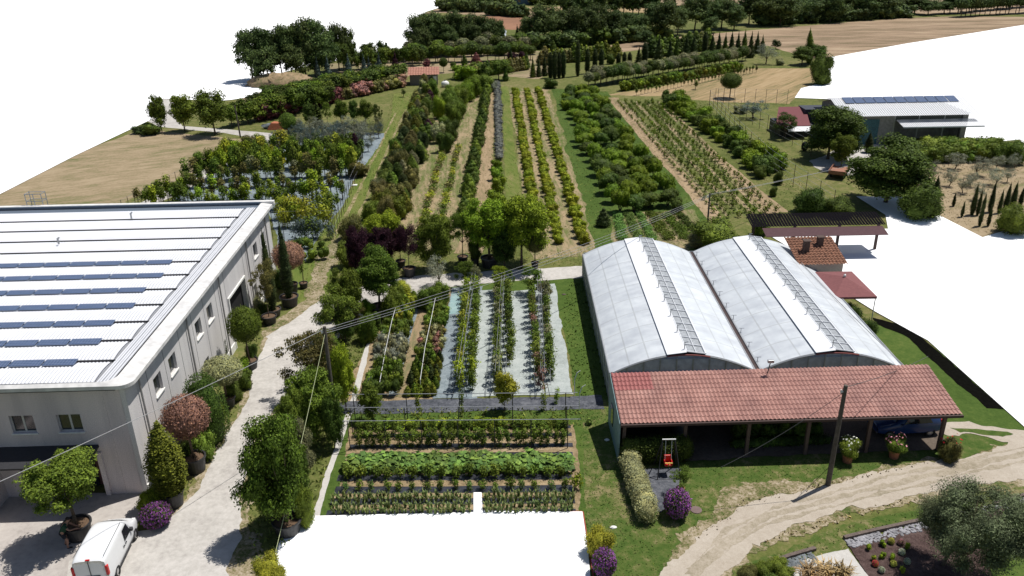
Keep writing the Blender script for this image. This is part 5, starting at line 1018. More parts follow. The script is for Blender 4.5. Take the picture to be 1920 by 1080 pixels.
frow('conebush_far', (1215, 108), (1330, 92), 10, 4.6, 4.0, ['brown', 'dark', 'mid'], 'yellow-green tree behind the dark spruces', 'trees behind the spruces')
frow('ball_far', (1098, 166), (1395, 118), 30, 3.0, 2.2, ['dark', 'olive', 'dark'], '# pompon tree from the left in the front standard row', 'pompon trees on stems', jx=.1, name='ball_tree')
frow('ball_far', (1110, 160), (1402, 113), 32, 3.1, 2.2, ['olive', 'dark', 'olive'], '# pompon tree from the left in the back standard row', 'pompon trees on stems', jx=.1, name='ball_tree')
frow('bush_far', (1165, 171), (1388, 132), 36, 2.0, 1.9, ['thuja', 'orchard', 'green'], '# bush from the left in the low hedge before the pompon trees', 'low hedge bushes', jx=.1, name='hedge_bush')
frow('standard', (1190, 180), (1420, 136), 36, 1.5, .8, ['green', 'brown'], '# stick-thin sapling from the left in the row before the low hedge', 'stick-thin saplings', jx=.1, name='young_tree')
T('ball', 1368, 184, 137, 38, 'dark', 'lone round dark tree in the mown hay field', 'tree', var=0, name='round_tree')
T('standard', 1304, 168, 148, 14, 'mid', 'tiny young tree at the corner of the mown field', 'tree'); T('bush', 1248, 185, 166, 16, 'dark', 'scraggly bush at the head of the slanting bush row', 'shrub')
T('olive', 1436, 120, 84, 40, 'silver', 'silver-grey rounded tree right of the spruces', 'tree'); T('tree_far', 1454, 92, 75, 20, 'cypress', 'blackish small tree behind the silver tree', 'tree')
T('tree_mid', 1503, 122, 88, 46, 'dark', 'wide dark shrub mass below the leaning poplar', 'tree'); T('cypress', 1517, 118, 52, 20, 'green', 'tall leaning poplar left of the white cut', 'tree', lean=(0, .12))
T('tree_mid', 1532, 120, 84, 38, 'dark', 'dark tree right of the leaning poplar', 'tree'); T('bush_near', 1537, 158, 96, 44, 'dark', 'big rounded green bush against the white cut', 'shrub'); T('bush_near', 1541, 158, 128, 36, 'dark', 'lower dark bush against the white cut', 'shrub'); T('bush', 1462, 122, 108, 18, 'olive', 'small bush in the hay right of the silver tree', 'shrub')
# --- far dark tree lines
FW = 'dark trees of the far wood'
for i, (x, yb, yt, w) in enumerate(((784, 106, 30, 48), (806, 104, 22, 52), (830, 100, 25, 50), (857, 98, 22, 46), (880, 96, 26, 46), (903, 94, 28, 42), (922, 92, 34, 34), (937, 88, 38, 28), (795, 110, 52, 40), (842, 104, 46, 40), (893, 100, 46, 36))): T('tree_mid', x, yb, yt, w, 'fardark', 'dark tree of the left group before the pale polytunnels', 'tree', 'dark trees before the polytunnels')
for i, (x, yb, yt, w) in enumerate(((992, 84, 32, 46), (1022, 84, 10, 62), (1040, 80, 18, 46), (1076, 82, 16, 56), (1100, 76, 14, 40), (1120, 80, 10, 56), (1150, 78, 18, 46), (1178, 68, 22, 44), (1198, 74, 30, 40), (1222, 66, 4, 50), (1246, 72, 0, 60), (1270, 66, 14, 44), (1302, 58, -8, 62), (1330, 56, 2, 52), (1352, 54, -4, 60), (1376, 56, 8, 46), (1404, 46, -12, 54), (1432, 48, -14, 58), (1462, 48, -8, 60), (1488, 42, -10, 50), (1520, 38, -6, 44), (1556, 42, -10, 62), (1586, 36, -14, 50), (1612, 36, -16, 60), (1645, 34, -12, 62), (1672, 30, -10, 44), (1714, 26, -12, 54), (1740, 28, 0, 44), (1770, 26, 2, 46), (1210, 86, 58, 36), (1330, 62, 32, 38))):
    T('tree_mid', x, yb, yt, w, 'fardark', f'{od(i)} dark tree from the left in the long far wood' if i < 29 else 'low bush at the foot of the long far wood', 'tree', FW)
frow('tree_far', (1060, 34), (1230, 26), 12, 9, 9, 'fardark', 'dark tree in the second line behind the far wood', 'trees behind the far wood', jx=2)
frow('tree_far', (1240, 14), (1600, 2), 20, 9, 10, 'fardark', 'dark tree in the line on the right horizon', 'trees on the right horizon', jx=3)
frow('tree_far', (1780, 26), (1960, 10), 22, 6, 6, 'fardark', 'dark tree in the row at the upper right corner', 'trees in the upper right rows', jx=1)
frow('ball_far', (1795, 32), (1960, 22), 18, 6, 4.5, 'fardark', 'stemmed dark tree in the front row at the upper right corner', 'trees in the upper right rows', jx=.4, name='ball_tree')
frow('bush_far', (830, 20), (905, 22), 9, 5, 7, 'fardark', 'dark bush in the upper left field hedge', 'bushes of the far field hedges', jx=1, name='wild_bush')
frow('bush_far', (920, 28), (985, 32), 9, 4.5, 6, 'fardark', 'dark bush in the hedge over the ploughed field', 'bushes of the far field hedges', jx=1, name='wild_bush')
frow('bush_far', (1000, 9), (1100, 8), 8, 4.5, 6.5, 'dark', 'bush beside the horizon houses', 'bushes of the far field hedges', jx=2, name='wild_bush')
frow('bush_far', (850, 6), (965, 10), 9, 3.5, 7, 'fardark', 'dark bush at the foot of the horizon hills', 'bushes of the far field hedges', jx=2, name='wild_bush')
frow('bush_far', (1000, 92), (1250, 72), 26, 4, 5.5, ['fardark', 'dark'], 'undergrowth bush at the foot of the far wood', 'undergrowth bushes', jx=1.2, name='wild_bush')
frow('bush_far', (1420, 48), (1700, 32), 20, 4, 6, 'fardark', 'undergrowth bush at the right foot of the far wood', 'undergrowth bushes', jx=1.2, name='wild_bush')
# --- right side
T('tree_low', 1552, 298, 200, 132, 'dark', 'big dark broad tree left of the barn', 'tree', var=1); T('tree_near', 1576, 318, 250, 54, 'mid', 'lighter round tree in front of the big dark tree', 'tree', var=0)
T('tree_low', 1660, 380, 262, 195, 'dark', 'large oak with a very wide dark crown right of the yard', 'tree', var=2)
T('bush_near', 1722, 408, 338, 84, 'dark', 'dense dark rounded bush beside the tall cypress', 'shrub'); T('cypress', 1745, 408, 330, 26, 'cypress', 'tall pointed cypress at the edge of the white cut', 'cypress')
T('cypress', 1627, 286, 248, 18, 'cypress', 'small pointed cypress in front of the barn door', 'cypress'); T('spread', 1472, 260, 214, 48, 'dark', 'small dark tree inside the fenced plot', 'tree'); T('olive', 1412, 222, 186, 52, 'blue', 'grey-green tree at the fence corner', 'tree'); T('bush', 1388, 212, 196, 30, 'olive', 'pale bush in the fenced plot', 'shrub')
frow('bush', (1690, 304), (1880, 298), 15, 2.2, 3.0, ['green', 'mid', 'green'], '# bush from the left in the hedge before the barn', 'hedge bushes before the barn')
frow('bush', (1700, 288), (1860, 284), 12, 2.0, 3.0, ['green', 'mid'], '# bush from the left in the back hedge line by the barn', 'hedge bushes before the barn')
T('bush_near', 1890, 306, 260, 62, 'green', 'large dark bush at the right edge beyond the hedge', 'shrub')
for i, (x, yb, yt, w) in enumerate(((1790, 318, 286, 40), (1746, 344, 304, 34), (1779, 350, 316, 30), (1834, 330, 294, 46), (1868, 318, 292, 30), (1900, 318, 290, 28), (1805, 362, 328, 32), (1866, 348, 318, 36), (1888, 342, 314, 24), (1835, 376, 340, 30), (1820, 350, 322, 26))): T('olive', x, yb, yt, w, 'silver', f'{od(i)} small grey olive tree of the dry grove', 'olive tree', 'olive trees of the dry grove')
for i, (x, yb, yt, w) in enumerate(((1787, 387, 361, 7), (1803, 407, 376, 7), (1822, 403, 344, 12), (1832, 404, 356, 9), (1836, 424, 370, 9), (1855, 398, 340, 11), (1852, 424, 380, 8), (1872, 400, 354, 9), (1884, 396, 342, 12), (1897, 390, 340, 13), (1912, 386, 350, 10), (1842, 398, 362, 8))): T('cypress_far' if w < 9 else 'cypress', x, yb, yt, w, 'cypress', f'{od(i)} young cypress of the cluster in the dry grove', 'cypress', 'young cypresses of the dry grove')
T('bush_near', 1896, 438, 380, 66, 'mid', 'bright green bush at the far right edge', 'shrub'); T('bush_near', 1620, 640, 592, 44, 'dark', 'dark shrub beside the greenhouse wall near the lawn', 'shrub')
for x, y in ((1650, 668), (1668, 690), (1684, 706)): T('bush', x, y, y-22, 22, 'olive', 'small grey-green shrub along the right greenhouse wall', 'shrub', 'shrubs along the greenhouse wall')
T('bush_near', 1596, 606, 566, 36, 'dark', 'dark bush below the gazebo by the greenhouse', 'shrub')
# canopy shed front plants
T('bush_near', 1588, 866, 820, 40, 'mid', 'white-flowered round oleander in front of the open shed', 'flowers', pot=(20, .5, 't')); T('bush_near', 1675, 858, 815, 42, 'mid', 'pink-flowered oleander in a pot before the blue car', 'flowers', pot=(20, .5, 't')); T('bush_near', 1777, 862, 822, 44, 'brown', 'reddish brown loose shrub at the right shed post', 'shrub')
for i, x in enumerate((1385, 1412, 1440, 1470, 1498, 1525)): T('bush', x, 822-(i % 2)*5, 776+(i % 3)*5, 36, 'dark', 'shaded leafy plant standing under the tile roof', 'plant', 'plants in the shade of the open shed')
# garden bottom right
T('olive_big', 1812, 1092, 925, 205, 'oliveleaf', 'large bushy grey-green olive tree in the garden corner', 'olive tree', var=0, rz=1.0)
T('olive_big', 1768, 1060, 940, 120, 'oliveleaf', 'smaller olive stem merging with the large olive on its left', 'olive tree', var=1, rz=2.0)
T('flowerball', 1268, 968, 918, 50, None, 'mound of purple flowers at the end of the dark play mat', 'flowers'); T('spread', 1275, 925, 880, 42, 'mid', 'small airy shrub in a terracotta pot behind the purple mound', 'shrub', pot=(16, .35, 't'))
T('flowerball', 1132, 1078, 1030, 46, None, 'mound of purple flowers at the white cut-out edge', 'flowers'); T('bush_near', 1124, 1040, 990, 60, 'yellow', 'yellow-green shrub behind the lower purple flowers', 'shrub')
for i, x in enumerate((1512, 1545, 1575)): T('tuft', x, 1096-(i % 2)*8, 1052, 60, 'tan', ['left beige feather grass clump by the pale path', 'middle beige feather grass clump by the pale path', 'right beige feather grass clump by the pale path'][i], 'grass')
for i, (x, y) in enumerate(((1400, 1078), (1428, 1070), (1455, 1062), (1470, 1080), (1440, 1092), (1400, 1100))): T('bush_near', x, y+12, y-16, 42, random.choice(['dark', 'mid', 'brown']), 'low mixed garden shrub at the bottom edge below the drive', 'shrub', 'low garden shrubs')
for i, (x, y, f) in enumerate(((1628, 1032, 0), (1655, 1025, 0), (1670, 1020, 'yellow'), (1688, 1022, 'pink'), (1638, 1052, 0), (1654, 1048, 0), (1690, 1040, 'white'), (1640, 1062, 'red'), (1672, 1050, 0), (1700, 1030, 0), (1674, 1062, 'yellow'), (1652, 1074, 'white'), (1700, 1058, 'white'), (1690, 1074, 0))):
    if f: T('flowerball', x, y, y-11, 12, 'bright', f'small clump of {f} flowers in the bark mulch bed', 'flowers', 'small flower clumps in the mulch bed', flower=f)
    else: T('potshrub', x, y, y-12, 14, 'bright', 'small round green cushion plant in the bark mulch bed', 'plant', 'green cushions in the mulch bed', name='cushion_plant')
# ================================================================== OTHER OBJECTS
PAINTW = plain('white_car_paint', (.74, .75, .76), .22, var=.02, spec=.6); PAINTB = plain('blue_car_paint', (.02, .05, .16), .25, var=.05, spec=.6)
CARG = plain('car_glass', (.015, .018, .02), .08, spec=.8); TYRE = plain('tyre_rubber', (.02, .02, .02), .8); RIM = plain('silver_rim', (.45, .45, .46), .35, .6); BUMP = plain('grey_bumper', (.04, .04, .043), .6)
REDL = plain('red_lamp', (.5, .01, .012), .2); CLR = plain('clear_lamp', (.7, .7, .7), .1)
def carbody(name, st, parent, mat):
    """loft through stations (x, half width low, half width belt, half width roof, z sill, z belt, z roof)"""
    b = MB(); R = []
    for (x, wl, wb, wr, zs, zb, zr) in st:
        ring = [(wl*.9, zs), (wl, zs+.08), (wb, (zs+zb)*.5), (wb*.985, zb), (wr+(wb-wr)*.35, zb+(zr-zb)*.62), (wr, zr-.09), (wr*.82, zr-.015), (wr*.4, zr+.012)]
        ring = ring + [(-y, z) for y, z in ring[::-1]]; n = len(b.v); b.v += [(x, y, z) for y, z in ring]; R.append((n, len(ring)))
    for (n0, k), (n1, _) in zip(R[:-1], R[1:]):
        for i in range(k): j = (i+1) % k; b.f.append((n0+i, n0+j, n1+j, n1+i)); b.m.append(0)
    b.f.append(tuple(R[0][0]+i for i in range(R[0][1]))); b.m.append(0); b.f.append(tuple(R[-1][0]+R[-1][1]-1-i for i in range(R[-1][1]))); b.m.append(0)
    o = b.build(name, mat, parent, smooth=True); s = o.modifiers.new('s', 'SUBSURF'); s.levels = 2; s.render_levels = 2
    return o
def wheels(parent, xs, hw, r=.31):
    for x in xs:
        for s in (-1, 1):
            b = MB(); pr = [(r*.62, -.1), (r*.94, -.1), (r, -.06), (r, .06), (r*.94, .1), (r*.62, .1)]; b.lathe(pr, 24)
            b.v = [(p[0], p[2], p[1]) for p in b.v]; w = b.build('wheel', TYRE, parent, loc=(x, s*(hw-.1), r))
            b = MB(); b.lathe([(0, .085), (r*.25, .09), (r*.62, .06), (r*.64, .0)], 12); b.v = [(p[0], s*p[2], p[1]) for p in b.v]; b.build('rim', RIM, w)
def plate(b, pts, mi=0):
    n = len(b.v); b.v += pts; b.f.append(tuple(range(n, n+len(pts)))); b.m.append(mi)
# white van: rear toward the camera
A, B = G(222, 1082), G(252, 1018); d = (B-A).normalized(); L2 = Vector((-d.y, d.x, 0)); ctr = A + d*1.3 + L2*.78
van = empty('delivery_van', ctr, atan2(d.y, d.x), 'small white panel van parked at the warehouse corner with its rear toward us', 'van')
carbody('body', [(-2.15, .80, .82, .74, .34, .95, 1.74), (-2.08, .86, .88, .78, .3, .96, 1.82), (-1.2, .88, .905, .80, .27, .97, 1.88), (0, .88, .91, .79, .27, .97, 1.88), (.55, .88, .905, .76, .27, .98, 1.84), (.95, .88, .90, .70, .27, 1.0, 1.68), (1.42, .87, .885, .66, .27, .98, 1.26), (1.62, .87, .87, .70, .27, .93, 1.10), (2.05, .82, .82, .66, .28, .80, .92), (2.22, .72, .72, .58, .32, .66, .72)], van, PAINTW)
wheels(van, (-1.36, 1.38), .9, .32)
b = MB(); plate(b, [(.80, -.66, 1.74), (.80, .66, 1.74), (1.36, .70, 1.27), (1.36, -.70, 1.27)]); b.v = [(x+.05, y, z+.03) for x, y, z in b.v]; b.build('windscreen', CARG, van)
for s in (-1, 1):
    b = MB(); q = [(.02, .905, 1.03), (.86, .905, 1.03), (.70, .80, 1.6), (.10, .825, 1.62)]; q = [(x, s*(y+.012), z) for x, y, z in q]; plate(b, q if s < 0 else q[::-1]); b.build('side_window', CARG, van)
    b = MB(); b.box(.82, 1.0, s*.93-.09, s*.93+.09, .98, 1.16); b.build('mirror', BUMP, van, bevel=.03)
    b = MB(); b.box(-2.2, -2.03, s*.79-.07, s*.79+.07, .86, 1.42); b.build('tail_light', REDL, van, bevel=.03)
    b = MB(); b.box(-.28, -.12, s*.925-.02, s*.925+.02, .88, .93); b.box(.0, .16, s*.925-.02, s*.925+.02, .88, .93); b.build('handle', BUMP, van)
    b = MB(); b.box(-1.0, 1.0, s*.915-.015, s*.915+.015, .4, .46); b.build('side_strip', BUMP, van)
    b = MB(); b.box(1.95, 2.18, s*.62-.1, s*.62+.1, .66, .8); b.build('headlight', CLR, van, bevel=.03)
    b = MB(); b.tube((-2.0, s*.70, 1.885), (.5, s*.68, 1.87), .012, .012, 5); b.build('roof_seam', BUMP, van)
b = MB(); b.box(-2.26, -2.08, -.82, .82, .3, .55); b.build('rear_bumper', BUMP, van, bevel=.04)
b = MB(); b.box(-2.19, -2.15, -.42, .30, .74, .86); b.build('number_plate', BUMP, van); b = MB(); b.box(-2.195, -2.15, -.008, .008, .6, 1.7); b.build('door_gap', BUMP, van)
b = MB(); b.box(-2.17, -2.09, -.1, .1, 1.79, 1.83); b.build('brake_light', REDL, van)
van.scale = (.92, .92, .92)
# blue hatchback under the tiles
cA = G(1637, 822); car = empty('parked_car', (cA.x+2.0, cA.y+.75, 0), radians(184), 'dark blue hatchback parked in the shade under the right end of the tile roof', 'car')
carbody('body', [(-1.85, .70, .72, .55, .35, .85, 1.15), (-1.75, .80, .82, .58, .3, .88, 1.36), (-1.2, .82, .84, .60, .25, .9, 1.48), (-.2, .82, .84, .62, .25, .9, 1.5), (.4, .82, .83, .60, .25, .92, 1.36), (.95, .82, .82, .6, .25, .9, .98), (1.5, .78, .78, .55, .27, .78, .86), (1.85, .66, .66, .45, .32, .6, .68)], car, PAINTB); wheels(car, (-1.2, 1.2), .82, .29)
for s in (-1, 1):
    b = MB(); q = [(-1.2, .80, .98), (.45, .80, .98), (.2, .68, 1.33), (-1.0, .68, 1.36)]; q = [(x, s*(y+.03), z) for x, y, z in q]; plate(b, q if s < 0 else q[::-1]); b.build('side_window', CARG, car)
    b = MB(); b.box(-1.88, -1.72, s*.68-.06, s*.68+.06, .8, 1.1); b.build('tail_light', REDL, car, bevel=.02); b = MB(); b.box(.5, .62, s*.88-.07, s*.88+.07, .92, 1.03); b.build('mirror', PAINTB, car, bevel=.02)
b = MB(); plate(b, [(.42, -.6, 1.4), (.42, .6, 1.4), (.93, .66, 1.03), (.93, -.66, 1.03)]); b.build('windscreen', CARG, car)
# small flatbed by the yard
tkk = empty('flatbed_trailer', G(1572, 330), radians(60), 'rusty orange flatbed trailer half hidden under the trees by the yard', 'trailer')
b = MB(); b.box(-1.8, 1.8, -.9, .9, .6, .72); b.box(-1.8, 1.8, -.93, -.88, .72, 1.05); b.box(-1.8, 1.8, .88, .93, .72, 1.05); b.box(-1.85, -1.8, -.9, .9, .72, 1.05); b.build('bed', plain('rusty_orange', (.30, .14, .09), .8), tkk); wheels(tkk, (-.6, .6), .85, .34)
# ---- person by the first pot
SKIN = plain('skin', (.36, .2, .14), .6, var=.08); SHIRT = plain('green_polo', (.012, .055, .03), .85); SHORT = plain('dark_shorts', (.02, .022, .03), .9); HAIRM = plain('dark_hair', (.03, .02, .015), .8); SHOE = plain('dark_shoes', (.03, .028, .028), .7)
def skin(name, V, E_, Rr, mat, parent, lv=2):
    me = bpy.data.meshes.new(name); me.from_pydata(V, E_, []); o = bpy.data.objects.new(name, me); COL.objects.link(o); o.parent = parent; me.materials.append(mat)
    m = o.modifiers.new('skin', 'SKIN'); m.use_smooth_shade = True
    for i, r in enumerate(Rr): v = me.skin_vertices[0].data[i]; v.radius = (r, r) if not isinstance(r, tuple) else r
    me.skin_vertices[0].data[0].use_root = True; s = o.modifiers.new('s', 'SUBSURF'); s.levels = lv; s.render_levels = lv; return o
pp = G(119, 1030); per = empty('person', (pp.x+.05, pp.y+.15, 0), radians(-70), 'person in dark green polo and dark shorts leaning over the black tree pot', 'person')
per.rotation_euler = (0, 0, radians(-75))     # local +y is the way the person faces
J = dict(pel=(0, 0, .90), sp=(0, .10, 1.08), ch=(0, .22, 1.27), nk=(0, .33, 1.42), hd=(0, .40, 1.50), top=(0, .45, 1.64), lh=(-.10, 0, .86), lk=(-.13, .08, .48), la=(-.14, -.04, .09), lt=(-.15, .14, .04), rh=(.10, 0, .86), rk=(.15, .2, .50), ra=(.15, .12, .09), rt=(.17, .30, .04),
         ls=(-.18, .24, 1.36), le=(-.27, .40, 1.12), lw=(-.14, .62, 1.06), rs=(.18, .24, 1.36), re=(.27, .42, 1.12), rw=(.12, .64, 1.06))
N_ = list(J); Vv = [J[k] for k in N_]; ix = N_.index
Ee = [(ix(a), ix(c)) for a, c in (('pel', 'sp'), ('sp', 'ch'), ('ch', 'nk'), ('nk', 'hd'), ('hd', 'top'), ('pel', 'lh'), ('lh', 'lk'), ('lk', 'la'), ('la', 'lt'), ('pel', 'rh'), ('rh', 'rk'), ('rk', 'ra'), ('ra', 'rt'), ('ch', 'ls'), ('ls', 'le'), ('le', 'lw'), ('ch', 'rs'), ('rs', 're'), ('re', 'rw'))]
rd = dict(pel=.13, sp=.125, ch=.135, nk=.055, hd=.085, top=.075, lh=.09, lk=.06, la=.042, lt=.035, rh=.09, rk=.06, ra=.042, rt=.035, ls=.062, le=.043, lw=.03, rs=.062, re=.043, rw=.03)
# hands: palm and five separate fingers grown out of the same body surface
for sd_, w in ((-1, 'lw'), (1, 'rw')):
    p = Vector(J[w]); pm = p + Vector((-sd_*.01, .07, -.01)); Vv.append(tuple(pm)); pi_ = len(Vv)-1; Ee.append((ix(w), pi_)); N_.append('palm'+w); rd['palm'+w] = .028
    for k in range(5):
        off = Vector((sd_*(-.036+.018*k), .05 if k else .0, 0)); a1 = pm + off; ln = (.045, .055, .06, .055, .042)[k]; a2 = a1 + Vector((-sd_*.02 if k == 0 else 0, ln, -.012)); a3 = a2 + Vector((0, ln*.5, -.03))
        for q, r in ((a1, .011), (a2, .009), (a3, .008)): Vv.append(tuple(q)); N_.append(f'f{w}{k}{r}'); rd[N_[-1]] = r
        m_ = len(Vv)-3; Ee += [(pi_, m_), (m_, m_+1), (m_+1, m_+2)]
body = skin('body', Vv, Ee, [rd[k] for k in N_], SKIN, per)
skin('polo_shirt', [J['sp'], (0, .03, .92), J['ch'], (0, .30, 1.39), J['ls'], (-.235, .34, 1.22), J['rs'], (.235, .34, 1.22)], [(0, 1), (0, 2), (2, 3), (2, 4), (4, 5), (2, 6), (6, 7)], [.15, .155, .158, .075, .082, .07, .082, .07], SHIRT, per)
skin('shorts', [(0, 0, .90), (0, .01, .96), (-.10, 0, .84), (-.125, .055, .56), (.10, 0, .84), (.14, .15, .57)], [(0, 1), (0, 2), (2, 3), (0, 4), (4, 5)], [.15, .15, .11, .09, .11, .09], SHORT, per)
b = MB(); b.blob((0, .40, 1.62), (.088, .10, .085), amp=.03, lat=8, lon=12); b.build('hair', HAIRM, per, smooth=True)
b = MB(); b.blob((0, .535, 1.55), (.012, .02, .018), amp=0); b.build('nose', SKIN, per, smooth=True)
for s in (-1, 1): b = MB(); b.blob((s*.033, .515, 1.585), (.012, .008, .008), amp=0); b.build('eye', BLACK, per); b = MB(); b.blob((s*.09, .43, 1.57), (.01, .02, .03), amp=0); b.build('ear', SKIN, per, smooth=True)
b = MB(); b.box(-.025, .025, .515, .522, 1.505, 1.512); b.build('mouth', plain('lips', (.25, .09, .08), .6), per)
for k in ('l', 'r'):
    a = J[k+'a']; t = J[k+'t']; b = MB(); b.blob(((a[0]+t[0])/2, (a[1]+t[1])/2+.01, .05), (.052, .14, .052), amp=.02); b.build('shoe', SHOE, per, smooth=True)
# ---- swing
sw = empty('swing', G(1252, 893), 0, 'garden swing with a red toddler seat hanging over the dark play mat', 'swing')
b = MB(); 
for s in (-1, 1): b.path([(s*.62, -.35, 0), (s*.32, .35, 2.1)], .028); b.path([(s*.62, .95, 0), (s*.32, .35, 2.1)], .028)
b.tube((-.62, -.35, .03), (.62, -.35, .03), .025, .025, 6); b.build('frame', DMET, sw)
b = MB(); b.tube((-.36, .35, 2.12), (.36, .35, 2.12), .035, .035, 8); b.build('top_bar', WHITEP, sw)
for s in (-1, 1): b = MB(); b.tube((s*.16, .35, 2.1), (s*.17, .22, .9), .014, .014, 5); b.build('rope', WHITEP, sw)
RP = plain('red_plastic', (.62, .025, .02), .35, var=.05); b = MB(); b.box(-.2, .2, .0, .38, .62, .72); b.box(-.2, .2, .33, .42, .72, 1.12); b.box(-.22, -.16, 0, .36, .7, .9); b.box(.16, .22, 0, .36, .7, .9); st_ = b.build('seat', RP, sw, bevel=.03)
b = MB(); b.tube((-.2, -.02, .86), (.2, -.02, .86), .03, .03, 8); b.tube((0, -.01, .86), (0, -.01, .66), .03, .03, 8); b.build('safety_bar', plain('yellow_plastic', (.75, .5, .04), .4), st_)
# ---- utility poles and cables
WOOD = plain('weathered_pole_wood', (.10, .085, .07), .9, var=.3, scale=5)
def upole(x, yb, yt, xt, lab, r=.14):
    p = G(x, yb); h = HT(x, yb, yt); d_ = ray(xt, yt); t = p.y/d_.y; top = Vector((d_.x*t, p.y, h)); e = empty('utility_pole', p, 0, lab, 'pole'); b = MB(); q = top-p; b.tube((0, 0, -.1), q, r, r*.7, 10); b.build('pole', WOOD, e)
    b = MB(); b.tube(q+Vector((-.16, 0, -.35)), q+Vector((-.05, 0, -.35)), .05, .05, 8); b.tube(q+Vector((-.18, 0, -.42)), q+Vector((-.18, 0, -.25)), .05, .04, 8); b.build('insulator', STONE, e); return top
p1 = upole(630, 800, 612, 608, 'wooden utility pole among trees between road and beds'); p2 = upole(1552, 910, 723, 1586, 'leaning wooden utility pole standing on the grass before the tile roof'); p3 = upole(1324, 455, 362, 1331, 'small distant utility pole beyond the left greenhouse bay', .1)
CAB = plain('pale_cable', (.34, .34, .34), .6); CABD = plain('dark_cable', (.05, .05, .05), .6)
def cable(a, c, sag, lab, r=.022, m=CAB, n=28):
    a = Vector(a); c = Vector(c); b = MB(); P = [a.lerp(c, i/n) + Vector((0, 0, -sag*4*(i/n)*(1-i/n))) for i in range(n+1)]; b.path(P, r, 5); tag(b.build('cable', m), lab, 'cable', 'overhead cables')
def px3(x, y, D):      # a surveyed point at distance D on the sight line
    d_ = ray(x, y); t = D/d_.y; return Vector((d_.x*t, D, CZ+d_.z*t))
cable(px3(-60, 930, 25.5), p1+Vector((0, 0, -.15)), .1, 'pale overhead cable running across the warehouse front to the wooden pole', .016)
for i, dz in enumerate((-.15, -.3, -.42)): cable(p1+Vector((0, 0, dz)), p3+Vector((0, 0, -.1-.12*i)), .5+.12*i, ['top', 'middle', 'lowest'][i]+' of three pale cables between the wooden pole and the distant pole', .011)
for i in range(2): cable(p3+Vector((0, 0, -.1-.1*i)), px3(1780, 262-6*i, 112+2*i), .4+.15*i, ['upper', 'lower'][i]+' cable from the distant pole toward the barn', .016)
cable(p2+Vector((0, 0, -.1)), px3(1740, 668, 46), .2, 'dark cable from the leaning pole up to the right over the tile roof', .018, CABD); cable(px3(1352, 876, 33.5), p2+Vector((0, 0, -.35)), .25, 'dark cable from the leaning pole down to the left', .014, CABD); cable(p1+Vector((0, 0, -.4)), (p1.x-.6, p1.y-12.5, .3), .2, 'thin pale stay wire hanging from the wooden pole toward the camera', .012, plain('stay_wire', (.5, .55, .3), .6))
cable(px3(1480, 468, 62), px3(1700, 690, 42.5), .15, 'pale cable along the right side of the greenhouse', .03)
# ---- metal bars over the tomatoes
tf = empty('garden_trellis', G(657, 844), 0, 'three long grey metal bars on dark posts above the tomato rows', 'frame')
o0 = G(657, 844)
for k, (y, x1) in enumerate(((844, 1064), (818, 1062), (792, 1060))):
    a, c = G(657+k*5, y), G(x1, y-3); h = 1.95; pb_ = MB(); pb_.tube(a-o0+Vector((-.25, 0, h)), c-o0+Vector((.7, 0, h)), .022, .022, 6); pb_.build('bar', MET, tf)
    for i in range(7 if k == 0 else 5):
        q = a.lerp(c, i/(6 if k == 0 else 4)) - o0; b = MB(); b.tube(q, q+Vector((0, 0, h)), .028, .028, 6); b.build('post', DMET, tf)
# ---- bench frames over the climbing columns
for k, (a, c) in enumerate((((862, 745), (890, 545)), ((933, 742), (945, 540)), ((1018, 745), (1010, 540)))):
    A, B = G(*a), G(*c); u = (B-A); Ln = u.length; e = empty('plant_trellis', A, atan2(u.y, u.x), f'{["left", "middle", "right"][k]} long metal wire trellis carrying climbing plants on pale fabric', 'trellis')
    for j in range(7):
        x = Ln*j/6; b = MB(); b.tube((x, -.45, 0), (x, -.12, 1.75), .02, .02, 5); b.tube((x, .45, 0), (x, .12, 1.75), .02, .02, 5); b.tube((x, -.5, .9), (x, .5, .9), .018, .018, 5); b.build('support', DMET, e)
    for (y, z) in ((-.5, .9), (.5, .9), (-.12, 1.75), (.12, 1.75), (0, 1.3)): b = MB(); b.tube((0, y, z), (Ln, y, z), .014, .014, 5); b.build('wire', MET, e)
# white hoops over the beds
for k, pts in enumerate((((712, 716), (722, 660), (735, 600), (750, 548)), ((788, 712), (797, 650), (808, 600), (818, 550)))):
    P = [G(*q, 1.0+.25*(j in (1, 2))) for j, q in enumerate(pts)]; b = MB(); b.path([Vector((P[0].x, P[0].y-.15, 0))]+P+[Vector((P[-1].x, P[-1].y+.15, 0))], .018, 6); tag(b.build('irrigation_pipe', WHITEP), ['long white pipe over the leftmost bed', 'long white pipe over the second bed'][k], 'pipe')
for x, y in ((652, 752), (690, 754), (1077, 742), (1086, 770)): 
    p = G(x, y); b = MB(); b.path([p, p+Vector((0, 0, 1.2)), p+Vector((.15, .1, 1.6)), p+Vector((.35, .1, 1.75))], .025, 6); tag(b.build('bent_pipe', MET if x < 1000 else WHITEP), f"bent pipe {['leftmost', 'second from left', 'by the right tarp corner', 'beside the fabric path at the right'][[652, 690, 1077, 1086].index(x)]} before the beds", 'pipe')
